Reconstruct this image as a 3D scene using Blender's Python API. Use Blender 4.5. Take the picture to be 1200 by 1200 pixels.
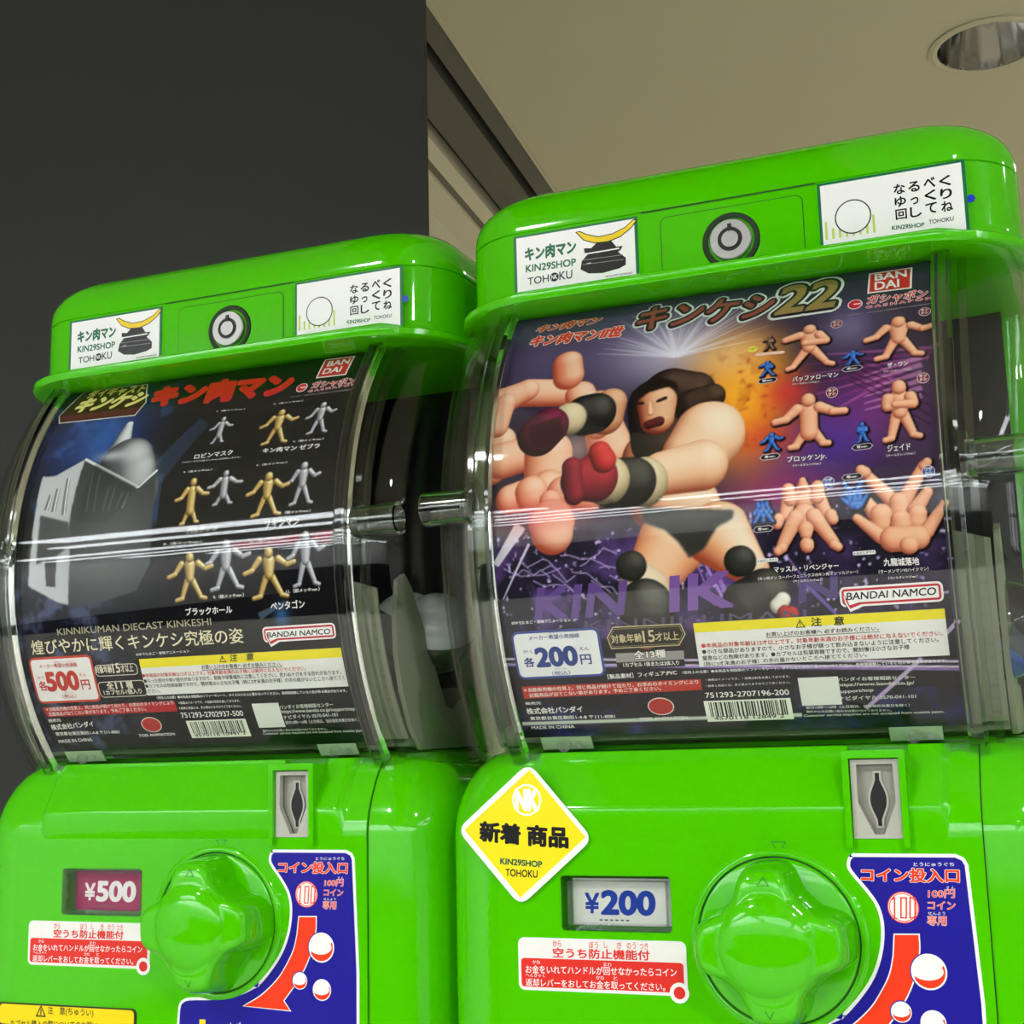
import bpy, bmesh, math, random
import numpy as np
from mathutils import Vector, Matrix
from mathutils.geometry import tessellate_polygon

# ------------------------------------------------------------------ camera, world, light, exposure
SC = bpy.context.scene
COL = SC.collection
for o in list(bpy.data.objects):
    bpy.data.objects.remove(o)

cam_d = bpy.data.cameras.new('camera')
cam = bpy.data.objects.new('camera', cam_d)
COL.objects.link(cam)
cam_d.sensor_width = 36.0
cam_d.lens = 36.0 * 1646.63 / 1200.0
cam_d.clip_start = 0.01
cam.matrix_world = Matrix([[0.926405, 0.085885, 0.366604, 0.131613], [0.37578, -0.149464, -0.914576, -0.636416], [-0.023754, 0.98503, -0.170738, 0.045773], [0.0, 0.0, 0.0, 1.0]])
SC.camera = cam

W = bpy.data.worlds.new('world')
SC.world = W
W.use_nodes = True
W.node_tree.nodes['Background'].inputs[0].default_value = (0.9, 0.95, 1.0, 1)
W.node_tree.nodes['Background'].inputs[1].default_value = 0.25

SC.view_settings.view_transform = 'Standard'
SC.view_settings.look = 'None'
SC.view_settings.gamma = 1.0
SC.view_settings.use_curve_mapping = False
SC.view_settings.exposure = 0.04

# ceiling lamps of the shop in front of the machines: (x, y, z, length x, length y)
BATTEN_POWER = 15.0
FILL_WINDOW_POWER = 3.0                                   # glow of the unseen window added on the right
BATTENS = [(x, y, 1.16, 2.4, .13) for y in (-4.9, -5.8, -6.8, -7.6) for x in (-.2, 2.6)]
BATTENS += [(-2.25, -2.75, 1.16, 1.2, .25), (-2.6, -3.35, 1.16, 1.3, .14)]
BATTENS += [(-3.3, y, 1.16, 3.0, w) for y, w in ((-4.5, .2), (-5.2, .12), (-5.9, .2), (-6.7, .12), (-7.6, .13))]
BATTENS += [(x, y, 1.16, .09, 1.2) for x in (2.3, 3.2) for y in (-2.6, -1.0)]
FILL_SPOTS = [(-.88, -1.5), (.9, -1.5), (1.9, -3.2), (.9, -3.2), (2.0, .9), (.85, 1.9), (-.25, 3.4), (1.6, 3.2)]     # unseen downlights added to brighten the ceiling, floor and lid
FILL_SPOT_POWER = 42.0

# ------------------------------------------------------------------ materials
def lin(c):
    if isinstance(c, str):
        c = c.lstrip('#'); c = tuple(int(c[i:i+2], 16)/255 for i in (0, 2, 4))
    return tuple((v/12.92 if v <= .04045 else ((v+.055)/1.055)**2.4) for v in c)

def mat(name, col, rough=.4, metal=0, coat=0, spec=.5, emit=None, strength=0, trans=0, ior=1.45, noise=0, nscale=20, bump=0, bscale=200):
    m = bpy.data.materials.new(name); m.use_nodes = True
    nt = m.node_tree; b = nt.nodes['Principled BSDF']
    c = lin(col)
    b.inputs['Base Color'].default_value = (*c, 1)
    b.inputs['Roughness'].default_value = rough
    b.inputs['Metallic'].default_value = metal
    b.inputs['Coat Weight'].default_value = coat
    b.inputs['Coat Roughness'].default_value = .05
    b.inputs['Specular IOR Level'].default_value = spec
    b.inputs['Transmission Weight'].default_value = trans
    b.inputs['IOR'].default_value = ior
    if emit:
        b.inputs['Emission Color'].default_value = (*lin(emit), 1)
        b.inputs['Emission Strength'].default_value = strength
    tc = nt.nodes.new('ShaderNodeTexCoord')
    if noise:
        n = nt.nodes.new('ShaderNodeTexNoise'); n.inputs['Scale'].default_value = nscale; n.inputs['Detail'].default_value = 6
        mx = nt.nodes.new('ShaderNodeMix'); mx.data_type = 'RGBA'
        mx.inputs[6].default_value = (*[v*(1-noise) for v in c], 1); mx.inputs[7].default_value = (*[min(1, v*(1+noise)) for v in c], 1)
        nt.links.new(tc.outputs['Object'], n.inputs['Vector'])
        nt.links.new(n.outputs['Fac'], mx.inputs[0]); nt.links.new(mx.outputs[2], b.inputs['Base Color'])
    if bump:
        n2 = nt.nodes.new('ShaderNodeTexNoise'); n2.inputs['Scale'].default_value = bscale
        bp = nt.nodes.new('ShaderNodeBump'); bp.inputs['Strength'].default_value = bump; bp.inputs['Distance'].default_value = .001
        nt.links.new(tc.outputs['Object'], n2.inputs['Vector'])
        nt.links.new(n2.outputs['Fac'], bp.inputs['Height']); nt.links.new(bp.outputs['Normal'], b.inputs['Normal'])
    return m

def clear_mat(name, tint=(.97, .98, .97), f0=.045, rough=.02, power=5.0):
    """Thin clear moulded plastic: see-through, with mirror gloss growing at grazing angles."""
    m = bpy.data.materials.new(name); m.use_nodes = True
    nt = m.node_tree; nt.nodes.clear()
    out = nt.nodes.new('ShaderNodeOutputMaterial')
    tr = nt.nodes.new('ShaderNodeBsdfTransparent'); tr.inputs[0].default_value = (*tint, 1)
    gl = nt.nodes.new('ShaderNodeBsdfGlossy'); gl.inputs['Roughness'].default_value = rough
    lw = nt.nodes.new('ShaderNodeLayerWeight'); lw.inputs['Blend'].default_value = .5
    pw = nt.nodes.new('ShaderNodeMath'); pw.operation = 'POWER'; pw.inputs[1].default_value = power
    ma = nt.nodes.new('ShaderNodeMath'); ma.operation = 'MULTIPLY_ADD'; ma.inputs[1].default_value = 1-f0; ma.inputs[2].default_value = f0
    mx = nt.nodes.new('ShaderNodeMixShader')
    nt.links.new(lw.outputs['Facing'], pw.inputs[0]); nt.links.new(pw.outputs[0], ma.inputs[0])
    nt.links.new(ma.outputs[0], mx.inputs[0]); nt.links.new(tr.outputs[0], mx.inputs[1]); nt.links.new(gl.outputs[0], mx.inputs[2])
    nt.links.new(mx.outputs[0], out.inputs[0])
    return m

def print_mat(name, rough, coat=0.0):
    m = bpy.data.materials.new(name); m.use_nodes = True
    nt = m.node_tree; b = nt.nodes['Principled BSDF']
    a = nt.nodes.new('ShaderNodeVertexColor'); a.layer_name = 'ink'
    nt.links.new(a.outputs['Color'], b.inputs['Base Color'])
    b.inputs['Roughness'].default_value = rough
    b.inputs['Specular IOR Level'].default_value = .3 if coat else .06
    b.inputs['Coat Roughness'].default_value = .08
    return m

M = {}
M['green'] = mat('green_plastic', (.295, .765, .0), rough=.07, spec=.5, noise=.02, nscale=30)
M['seam'] = mat('dark_green_gap_shade', (.03, .16, .01), rough=.6)  # dark green that stands in for the shade in the gaps
M['black'] = mat('black_plastic', (.012, .012, .014), rough=.45)
M['grey'] = mat('grey_plastic', (.70, .70, .66), rough=.38)
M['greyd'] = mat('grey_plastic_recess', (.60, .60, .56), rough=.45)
M['chrome'] = mat('brushed_chrome', (.62, .62, .61), rough=.45, metal=1, noise=.06, nscale=300)
M['clear'] = clear_mat('clear_window_plastic', f0=.03)
M['frame'] = clear_mat('clear_frame_plastic', tint=(.86, .88, .86), f0=.07, rough=.06)
M['glass'] = mat('clear_thick_plastic', (.96, .98, .96), rough=.04, trans=1, ior=1.46)
M['smoke'] = clear_mat('smoky_clear_plastic', tint=(.55, .57, .55), f0=.06, rough=.05)
M['hopper'] = mat('milky_hopper_plastic', (.50, .52, .44), rough=.35)
M['white_cap'] = mat('milky_capsule_plastic', (.80, .82, .82), rough=.25, coat=.4)
M['dark_cap'] = mat('smoky_capsule_plastic', (.20, .21, .20), rough=.2, coat=.5, noise=.7, nscale=90)
M['blue_cap'] = mat('blue_capsule_plastic', (.10, .30, .62), rough=.25, coat=.4)
M['ink'] = print_mat('printed_paper', .5)
M['vinyl'] = print_mat('printed_vinyl', .25, .25)
M['panel_wall'] = mat('dark_grey_board', (.140, .142, .132), rough=.55, noise=.05, nscale=6)
M['ceiling'] = mat('beige_ceiling', (.775, .755, .65), rough=.8, noise=.03, nscale=3)
M['whitewall'] = mat('off_white_wall', (.88, .86, .77), rough=.8, noise=.02, nscale=4)
M['rail'] = mat('grey_rail', (.36, .35, .33), rough=.5, metal=.0)
M['railgap'] = mat('black_rail_gap', (.02, .02, .02), rough=.8)
M['floor'] = mat('floor_tiles', (.86, .84, .80), rough=.35, noise=.06, nscale=4)
M['dark_floor'] = mat('dark_reflection_floor', (.10, .10, .10), rough=.95, spec=.1, noise=.2, nscale=60)
M['shopwall'] = mat('shop_wall', (.93, .93, .92), rough=.8)
M['lamp'] = mat('lamp_tube', (1, 1, 1), emit=(.965, .985, 1), strength=BATTEN_POWER)
M['window_fill'] = mat('fill_window_pane', (1, 1, 1), emit=(.95, .98, 1), strength=FILL_WINDOW_POWER)
M['lamp_body'] = mat('lamp_body_white', (.85, .85, .85), rough=.5)
M['steel'] = mat('downlight_reflector', (.80, .80, .80), rough=.12, metal=1)
M['shelf'] = mat('dark_counter', (.06, .06, .06), rough=.5)

# ------------------------------------------------------------------ mesh helpers
def link(name, me, m, parent=None, angle=35):
    me.shade_smooth()
    me.set_sharp_from_angle(angle=math.radians(angle))
    if m: me.materials.append(m)
    o = bpy.data.objects.new(name, me); COL.objects.link(o)
    if parent: o.parent = parent
    return o

def mk(name, V, F, m, parent=None, angle=35):
    me = bpy.data.meshes.new(name); me.from_pydata([tuple(v) for v in V], [], F); me.validate(); me.update()
    bm = bmesh.new(); bm.from_mesh(me); bmesh.ops.recalc_face_normals(bm, faces=bm.faces); bm.to_mesh(me); bm.free()
    return link(name, me, m, parent, angle)

def join(*parts):
    V = []; F = []
    for v, f in parts:
        n = len(V); V += list(v); F += [tuple(i+n for i in q) for q in f]
    return V, F

def box(x0, x1, y0, y1, z0, z1):
    V = [(x, y, z) for x in (x0, x1) for y in (y0, y1) for z in (z0, z1)]
    return V, [(0, 1, 3, 2), (4, 6, 7, 5), (0, 4, 5, 1), (2, 3, 7, 6), (0, 2, 6, 4), (1, 5, 7, 3)]

def loft(loops, closed=True, cap0=True, cap1=True):
    n = len(loops[0]); V = [p for l in loops for p in l]; F = []
    for i in range(len(loops)-1):
        for j in range(n if closed else n-1):
            k = (j+1) % n
            F.append((i*n+j, i*n+k, (i+1)*n+k, (i+1)*n+j))
    if cap0: F.append(tuple(range(n)))
    if cap1: F.append(tuple((len(loops)-1)*n+j for j in range(n)))
    return V, F

def rr(x0, x1, y0, y1, r, n=8):
    P = []
    for cx, cy, a in ((x1-r, y1-r, 0), (x0+r, y1-r, 90), (x0+r, y0+r, 180), (x1-r, y0+r, 270)):
        for i in range(n+1):
            t = math.radians(a+90*i/n); P.append((cx+r*math.cos(t), cy+r*math.sin(t)))
    return P

def tube(pts, r, n=12, cap=True):
    pts = [Vector(p) for p in pts]; loops = []
    up = Vector((0, 0, 1))
    for i, p in enumerate(pts):
        d = (pts[min(i+1, len(pts)-1)]-pts[max(i-1, 0)]).normalized()
        a = d.cross(Vector((1, 0, 0)));
        if a.length < 1e-3: a = d.cross(Vector((0, 1, 0)))
        a.normalize(); b = d.cross(a)
        loops.append([p+a*r*math.cos(2*math.pi*k/n)+b*r*math.sin(2*math.pi*k/n) for k in range(n)])
    return loft(loops, True, cap, cap)

def lathe(prof, c, axis='y', n=48, closed=False):
    """prof: (radius, position along axis)"""
    loops = []
    for r, h in prof:
        L = []
        for k in range(n):
            t = 2*math.pi*k/n; a, b = r*math.cos(t), r*math.sin(t)
            L.append({'y': (c[0]+a, c[1]+h, c[2]+b), 'z': (c[0]+a, c[1]+b, c[2]+h), 'x': (c[0]+h, c[1]+a, c[2]+b)}[axis])
        loops.append(L)
    if closed:
        loops.append(loops[0]); return loft(loops, True, False, False)
    return loft(loops)

def empty(name, loc, label, cat, group=None):
    o = bpy.data.objects.new(name, None); COL.objects.link(o); o.location = loc
    o.empty_display_size = .05
    tag(o, label, cat, group); return o

def tag(o, label, cat, group=None):
    o['label'] = label; o['category'] = cat
    if group: o['group'] = group
    return o

def struct(o):
    o['kind'] = 'structure'; return o

def lab(o, s):
    o['label'] = s; return o

# ------------------------------------------------------------------ flat print: polygons in millimetres wrapped on a surface
def offset_poly(P, d):
    n = len(P); out = []
    area = sum(P[i][0]*P[(i+1) % n][1]-P[(i+1) % n][0]*P[i][1] for i in range(n))
    s = 1 if area > 0 else -1
    for i in range(n):
        a = Vector(P[i-1]); b = Vector(P[i]); c = Vector(P[(i+1) % n])
        e1 = (b-a); e2 = (c-b)
        if e1.length < 1e-6 or e2.length < 1e-6: out.append(tuple(b)); continue
        e1.normalize(); e2.normalize()
        n1 = Vector((-e1.y, e1.x)); n2 = Vector((-e2.y, e2.x))
        m_ = (n1+n2); l = m_.length
        if l < .3: out.append(tuple(b+n1*d*s)); continue
        m_ = m_/l; k = 1/max(.5, m_.dot(n1))
        out.append(tuple(b+m_*d*s*k))
    return out

GLYPHS = {}
def glyphs(s, bold):
    key = (s, bold)
    if key not in GLYPHS:
        cu = bpy.data.curves.new('lettering', 'FONT'); cu.body = s; cu.size = 1; cu.resolution_u = 4; cu.offset = bold
        o = bpy.data.objects.new('lettering', cu); COL.objects.link(o)
        dg = bpy.context.evaluated_depsgraph_get(); dg.update()
        me = bpy.data.meshes.new_from_object(o.evaluated_get(dg))
        V = [(v.co.x, v.co.y) for v in me.vertices]; F = [tuple(p.vertices) for p in me.polygons]
        bpy.data.objects.remove(o); bpy.data.curves.remove(cu); bpy.data.meshes.remove(me)
        GLYPHS[key] = (V, F)
    return GLYPHS[key]

class Print:
    def __init__(s): s.items = []
    def raw(s, V, F, col, layer): s.items.append((V, F, lin(col), layer))
    def poly(s, P, col, layer=1, holes=()):
        loops = [[Vector((x, y, 0)) for x, y in L] for L in [P, *holes]]
        T = tessellate_polygon(loops)
        s.raw([p for L in [P, *holes] for p in L], [tuple(t) for t in T], col, layer)
    def rect(s, a, b, col, layer=1): s.poly([(a[0], a[1]), (b[0], a[1]), (b[0], b[1]), (a[0], b[1])], col, layer)
    def rrect(s, a, b, r, col, layer=1):
        s.poly(rr(min(a[0], b[0]), max(a[0], b[0]), min(a[1], b[1]), max(a[1], b[1]), r, 6), col, layer)
    def frame(s, a, b, r, w, c1, c2, layer=1):
        s.rrect(a, b, r, c1, layer)
        x0, x1 = sorted((a[0], b[0])); y0, y1 = sorted((a[1], b[1]))
        s.rrect((x0+w, y0+w), (x1-w, y1-w), max(.2, r-w), c2, layer+1)
    def circ(s, c, r, col, layer=1, n=28, ry=None):
        ry = ry or r
        s.poly([(c[0]+r*math.cos(2*math.pi*i/n), c[1]+ry*math.sin(2*math.pi*i/n)) for i in range(n)], col, layer)
    def ring(s, c, r, w, col, layer=1, n=32):
        f = lambda q: [(c[0]+q*math.cos(2*math.pi*i/n), c[1]+q*math.sin(2*math.pi*i/n)) for i in range(n)]
        s.poly(f(r), col, layer, [f(r-w)])
    def line(s, a, b, w, col, layer=1):
        a = Vector(a); b = Vector(b); d = (b-a).normalized(); n = Vector((-d.y, d.x))*w/2
        s.poly([tuple(a+n), tuple(a-n), tuple(b-n), tuple(b+n)], col, layer)
    def path(s, P, w, col, layer=1):
        P = [Vector(p) for p in P]; A = []; B = []
        for i, p in enumerate(P):
            d = (P[min(i+1, len(P)-1)]-P[max(i-1, 0)]).normalized(); n = Vector((-d.y, d.x))*w/2
            A.append(tuple(p+n)); B.append(tuple(p-n))
        k = len(P)
        s.raw(A+B, [(i, i+1, k+i+1, k+i) for i in range(k-1)], col, layer)
    def text(s, t, bl, br, tl, col, layer=3, bold=.0, outline=None, ow=.05, sq=False):
        """The lettering's bounding box fills the parallelogram bl, br, tl."""
        V0, _ = glyphs(t, 0)
        if not V0: return
        x0 = min(v[0] for v in V0); x1 = max(v[0] for v in V0); y0 = min(v[1] for v in V0); y1 = max(v[1] for v in V0)
        if sq: tl = (bl[0], tl[1])
        ux, uy = (br[0]-bl[0])/(x1-x0), (br[1]-bl[1])/(x1-x0)
        vx, vy = (tl[0]-bl[0])/(y1-y0), (tl[1]-bl[1])/(y1-y0)
        V, F = glyphs(t, 0)
        def put(b, c, l):
            if b < .006: D = [(0, 0)]
            else:
                n = 4 if b < .035 else 16
                D = [(b*math.cos(2*math.pi*(i+.5)/n), b*math.sin(2*math.pi*(i+.5)/n)) for i in range(n)]
                if b > .06: D += [(x*.5, y*.5) for x, y in D[::2]]+[(0, 0)]
            for k, (p, q) in enumerate(D):
                s.raw([(bl[0]+(x+p-x0)*ux+(y+q-y0)*vx, bl[1]+(x+p-x0)*uy+(y+q-y0)*vy) for x, y in V], F, c, l+k*.04)
        if outline: put(bold+ow, outline, layer-1)
        put(bold, col, layer)
    def build(s, name, parent, fmap, m, step=4.0, thick=None):
        bm = bmesh.new(); cl = bm.loops.layers.float_color.new('ink')
        lay = bm.verts.layers.float.new('lay')
        for V, F, c, l in s.items:
            vs = [bm.verts.new((p[0], p[1], 0)) for p in V]
            for v in vs: v[lay] = l
            for f in F:
                try: q = bm.faces.new([vs[i] for i in f])
                except ValueError: continue
                for lp in q.loops: lp[cl] = (*c, 1)
        if step:
            ys = [v.co.y for v in bm.verts]
            if ys:
                k = math.floor(min(ys)/step)+1
                while k*step < max(ys):
                    y = k*step
                    g = [f for f in bm.faces if min(v.co.y for v in f.verts) < y-1e-4 and max(v.co.y for v in f.verts) > y+1e-4]
                    es = {e for f in g for e in f.edges}; vv = {v for f in g for v in f.verts}
                    if g: bmesh.ops.bisect_plane(bm, geom=list(vv)+list(es)+g, plane_co=(0, y, 0), plane_no=(0, 1, 0))
                    k += 1
        for f in bm.faces:
            f.normal_update()
            if f.normal.z < 0: f.normal_flip()
        for v in bm.verts:
            v.co = Vector(fmap(v.co.x, v.co.y, v[lay]))
        me = bpy.data.meshes.new(name); bm.to_mesh(me); bm.free()
        me.materials.append(m)
        o = bpy.data.objects.new(name, me); COL.objects.link(o); o.parent = parent
        return o

def plate(name, outline, fmap, w0, w1, m, parent, holes=(), step=0, angle=30):
    """A solid plate: outline (mm) on a mapped surface from depth w0 to depth w1."""
    bm = bmesh.new()
    loops = [[Vector((x, y, 0)) for x, y in L] for L in [outline, *holes]]
    P = [p for L in [outline, *holes] for p in L]
    vs = [bm.verts.new((p[0], p[1], 0)) for p in P]
    if holes:
        for t in tessellate_polygon(loops):
            try: bm.faces.new([vs[i] for i in t])
            except ValueError: pass
    else: bm.faces.new(vs)
    if step:
        ys = [v.co.y for v in bm.verts]; k = math.floor(min(ys)/step)+1
        while k*step < max(ys):
            bmesh.ops.bisect_plane(bm, geom=bm.verts[:]+bm.edges[:]+bm.faces[:], plane_co=(0, k*step, 0), plane_no=(0, 1, 0)); k += 1
    for f in bm.faces:
        f.normal_update()
        if f.normal.z < 0: f.normal_flip()
    ex = bmesh.ops.extrude_face_region(bm, geom=bm.faces[:], use_keep_orig=True)
    top = {g for g in ex['geom'] if isinstance(g, bmesh.types.BMVert)}
    for v in bm.verts:
        v.co = Vector(fmap(v.co.x, v.co.y, w1 if v in top else w0))
    bmesh.ops.recalc_face_normals(bm, faces=bm.faces)
    me = bpy.data.meshes.new(name); bm.to_mesh(me); bm.free()
    return link(name, me, m, parent, angle)

def with_base(o, P):
    pass
M['lens'] = mat('fill_lens_glow', (1, 1, 1), emit=(1, .985, .965), strength=3.0)
M['rail2'] = mat('worn_rail', (.50, .48, .43), rough=.7)
# ------------------------------------------------------------------ the setting
CZ = 1.2          # ceiling height above the mark on the machine
FZ = -1.25        # floor
flat = lambda z: (lambda x, y, w: (x/1000, y/1000, z+w/1000))
LAMP = (.075, 1.70)
hole = [(LAMP[0]*1000+83*math.cos(2*math.pi*i/48), LAMP[1]*1000+83*math.sin(2*math.pi*i/48)) for i in range(48)]
struct(plate('ceiling', [(-720, 1190), (-60, -8000), (5000, -8000), (5000, 4200), (-1010, 4200)][::-1], flat(CZ), 0, 40, M['ceiling'], None, holes=[hole]))
struct(mk('ceiling.001', *box(-5, -.05, -8, .45, CZ, CZ+.04), M['ceiling']))
struct(mk('floor', *box(-5, 5, -3.8, 4.3, FZ-.05, FZ), M['floor']))
struct(mk('floor.001', *box(-5, 5, -8.2, -3.8, FZ-.05, FZ), M['dark_floor']))  # unseen far floor, made dark so the doors reflect less light
struct(mk('trim_10', *box(-4.9, 4.8, -7.99, -7.6, FZ, .02), M['shelf']))      # unseen dark counter, added so the green doors reflect something dark
struct(mk('wall_back', *box(-5, 5, 4.2, 4.3, FZ, CZ+.3), M['whitewall']))
struct(mk('wall_front', *box(-5, 5, -8.2, -8.0, FZ, CZ+.04), M['shopwall']))
struct(mk('wall_right', *box(5, 5.1, -8.2, 4.3, FZ, CZ+.04), M['shopwall']))
struct(mk('wall_left', *box(-5.1, -5, -8.2, .5, FZ, CZ+.04), M['shopwall']))
# unseen glowing window, added for tall highlights and light from the right
struct(mk('fill_window', *box(4.93, 4.95, -2.5, -1.5, -.55, .95), M['window_fill']))
fr = []
for y in (-2.5, -2.0, -1.5): fr.append(box(4.88, 4.99, y-.03, y+.03, -.6, 1.0))
for z in (-.58, .2, .98): fr.append(box(4.89, 4.99, -2.5, -1.5, z-.03, z+.03))
f_ = mk('fill_window_frame', *join(*fr), M['rail']); f_.parent = bpy.data.objects['fill_window']
# dark board behind the left machine; the pale wall and the shutter rail run back beyond its edge
struct(mk('wall_dark', *box(-4.99, -.380, .45, .456, FZ, CZ), M['panel_wall']))
def skew(x0, x1, y0, y1, z0, z1):
    k = (lambda y: -.10*(y-1.19))
    V = [(x+k(y), y, z) for x in (x0, x1) for y in (y0, y1) for z in (z0, z1)]
    return V, box(0, 1, 0, 1, 0, 1)[1]
struct(mk('wall_pale', *skew(-1.10, -1.0, .46, 4.2, FZ, CZ+.2), M['whitewall']))
for k, (xa, xb, za, m_) in enumerate(((-.723, -.717, -.004, 'ceiling'), (-.762, -.723, 0, 'rail'), (-.781, -.762, .03, 'railgap'), (-.855, -.781, -.002, 'rail'), (-.881, -.855, .03, 'railgap'), (-.915, -.881, -.002, 'whitewall'), (-.935, -.915, .004, 'rail2'), (-1.0, -.935, -.004, 'whitewall'))):
    struct(mk('trim_%d' % (k+1), *skew(xa, xb, .46, 4.19, CZ+za, CZ+.06), M[m_]))

# recessed downlights: one unlit in view, the lit ones added to brighten
def downlight(x, y, label, on, k=1.0):
    dl = empty('downlight', (x, y, CZ), label, 'ceiling light', 'added fill downlights' if on else None)
    mk('trim_ring', *lathe([(.083, 0), (.096, 0), (.097, -.003), (.090, -.006), (.083, -.004)], (0, 0, 0), 'z', closed=True), M['ceiling'], dl)
    prof_ = [(.083, -.003)]+[(.083-.038*(i/10)**2, .11*i/10) for i in range(1, 11)]
    n = 64
    loops = [[((r*(1-.02*(k % 4 == 0)))*math.cos(2*math.pi*k/n), (r*(1-.02*(k % 4 == 0)))*math.sin(2*math.pi*k/n), h) for k in range(n)] for r, h in prof_]
    V, F = loft(loops, True, False, True)
    if not on: mk('reflector', V, F, M['steel'], dl, 20)
    mk('bulb', *lathe([(.002, .045), (.014, .05), (.024, .065), (.026, .085), (.018, .105)], (0, 0, 0), 'z', 24), M['lamp_body'], dl)
    if on:
        mk('fill_lamp_lens', *lathe([(.0005, -.004), (.05, -.004), (.06, -.002), (.06, 0)], (0, 0, 0), 'z', 32), M['lens'], dl)
        L = bpy.data.lights.new('fill_downlight_glow', 'SPOT'); L.energy = FILL_SPOT_POWER*k; L.spot_size = math.radians(150); L.spot_blend = .6
        L.color = (1, .985, .965); L.shadow_soft_size = .05
        lo = bpy.data.objects.new('fill_downlight_glow', L); COL.objects.link(lo); lo.parent = dl; lo.location = (0, 0, -.03)
downlight(*LAMP, 'round recessed ceiling downlight with a bare metal reflector', False)
for i, (x, y) in enumerate(FILL_SPOTS): downlight(x, y, 'unseen round fill downlight added to the shop ceiling', True, 1.5 if i < 2 else 1.0)

# shop lamps in front of the machines
for i, (x, y, z, lx, ly) in enumerate(BATTENS):
    r = empty('batten_lamp', (x, y, z), 'white fluorescent batten lamp lighting the shop', 'ceiling light', 'shop ceiling lamps')
    mk('lamp_body', *box(-lx/2-.02, lx/2+.02, -ly/2-.02, ly/2+.02, 0, CZ-z), M['lamp_body'], r)
    mk('lamp_tube', *box(-lx/2, lx/2, -ly/2, ly/2, -.03, -.001), M['lamp'], r)

# counter under the machines
struct(mk('trim_9', *box(-.75, .45, .0, .45, FZ, -.2), M['shelf']))

# ------------------------------------------------------------------ capsule machine
ZC, YC, RC, TH0 = .158, .145, .166, math.radians(-42.5)
def poster_map(X, S, l, base=RC):
    t = TH0+S/166.0; r = base+l*7e-5
    return (-.1255+X/1000, YC-r*math.cos(t), ZC+r*math.sin(t))
PYZ = [(-300, 0), (8, 0), (14, .6), (20, 2.4), (26, 5.0), (34, 9.5), (40, 14), (46, 20.5), (50, 29)]
def py(z):
    for (a, ya), (b, yb) in zip(PYZ, PYZ[1:]):
        if z <= b:
            return ya+(yb-ya)*(z-a)/(b-a)
    return 24
def panel_map(x, z, w): return (x/1000, (py(z)-w)/1000, z/1000)
def flat_map(x, z, w): return (x/1000, -w/1000, z/1000)
def lid_map(x, z, w): return (x/1000, .02-w/1000, z/1000)
def prof(th, r): return (YC-r*math.cos(th), ZC+r*math.sin(th))

BX0, BX1 = -.168, .126
def housing(parent):
    def ring(z, d, f):
        return [(x, y, z) for x, y in rr(BX0+d, BX1-d, f, .36-d, .028, 8)]
    L = [ring(-.2, 0, .0015), ring(.008, 0, .0015)]
    for z, d in ((.014, .0003), (.020, .001), (.026, .002), (.034, .0045), (.040, .008), (.046, .0135), (.0495, .022)):
        L.append(ring(z, d, py(z*1000)/1000+.0015))
    o = mk('housing', *loft(L), M['green'], parent, 40)
    cut = mk('cutter', *join(box(-.1035, -.0503, -.01, .012, -.0350, -.0100), box(.0333, .0541, -.01, .014, .0066, .0405)), None, parent)
    dg0 = bpy.context.view_layer; dg0.update()
    md = o.modifiers.new('cut', 'BOOLEAN'); md.object = cut; md.operation = 'DIFFERENCE'; md.solver = 'EXACT'
    dg = bpy.context.evaluated_depsgraph_get(); dg.update()
    me = bpy.data.meshes.new_from_object(o.evaluated_get(dg)); o.modifiers.clear(); o.data = me
    me.shade_smooth(); me.set_sharp_from_angle(angle=math.radians(40))
    bpy.data.objects.remove(cut)
    return o

def arc(cx, cy, r, a0, a1, n=10):
    return [(cx+r*math.cos(math.radians(a0+(a1-a0)*i/n)), cy+r*math.sin(math.radians(a0+(a1-a0)*i/n))) for i in range(n+1)]

def smooth(P, n=4):
    """Catmull-Rom through an open run of points"""
    out = []
    for i in range(len(P)-1):
        p0, p1, p2, p3 = [Vector(P[max(0, min(len(P)-1, i+k))]) for k in (-1, 0, 1, 2)]
        for j in range(n):
            t = j/n
            out.append(tuple(.5*(2*p1+(p2-p0)*t+(2*p0-5*p1+4*p2-p3)*t*t+(3*p1-p0-3*p2+p3)*t**3)))
    return out+[tuple(P[-1])]

# --- artwork coordinates of the stickers (mm on the machine front)
CAUT = dict(bl=(-125.6, -62.2), tr=(-44.2, -38.5))
COIN_OUT = [(32.6, 0.4), (75.1, 0.3), (78.5, -1.3), (79.9, -4.1)] + [(82.3, -60), (82.0, -130), (-46, -130), (-26.0, -88.7), (-25.3, -80.1), (-22.6, -76.8), (-17.7, -75.5), (-2.2, -74.6), (11.7, -72.0), (22.6, -67.4), (22.0, -68.2), (30.1, -59.8), (36.8, -50.6), (40.8, -40.3), (42.1, -30.1), (40.7, -22.2), (36.9, -15.9), (31.8, -9.6), (29.4, -5.6), (30.0, -1.6), (32.4, 0.5)]
COIN_OUT = COIN_OUT[:3]+smooth(COIN_OUT[7:], 4)+COIN_OUT[:0] if 0 else COIN_OUT[:7]+smooth(COIN_OUT[7:]+COIN_OUT[:1], 4)[:-1]

def sticker(name, parent, outline, fmap, base_col, art, label=None, thick=.3, layer0=.34):
    """Printed vinyl sticker: a thin solid sheet plus the ink on it."""
    b = plate(name, outline, fmap, 0, thick, PLAIN(base_col), parent, step=4 if fmap is panel_map else 0)
    if label: lab(b, label)
    art.build('sticker_print', b, lambda x, y, l: fmap(x, y, layer0+l*.05), M['vinyl'], step=0)
    return b

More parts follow.
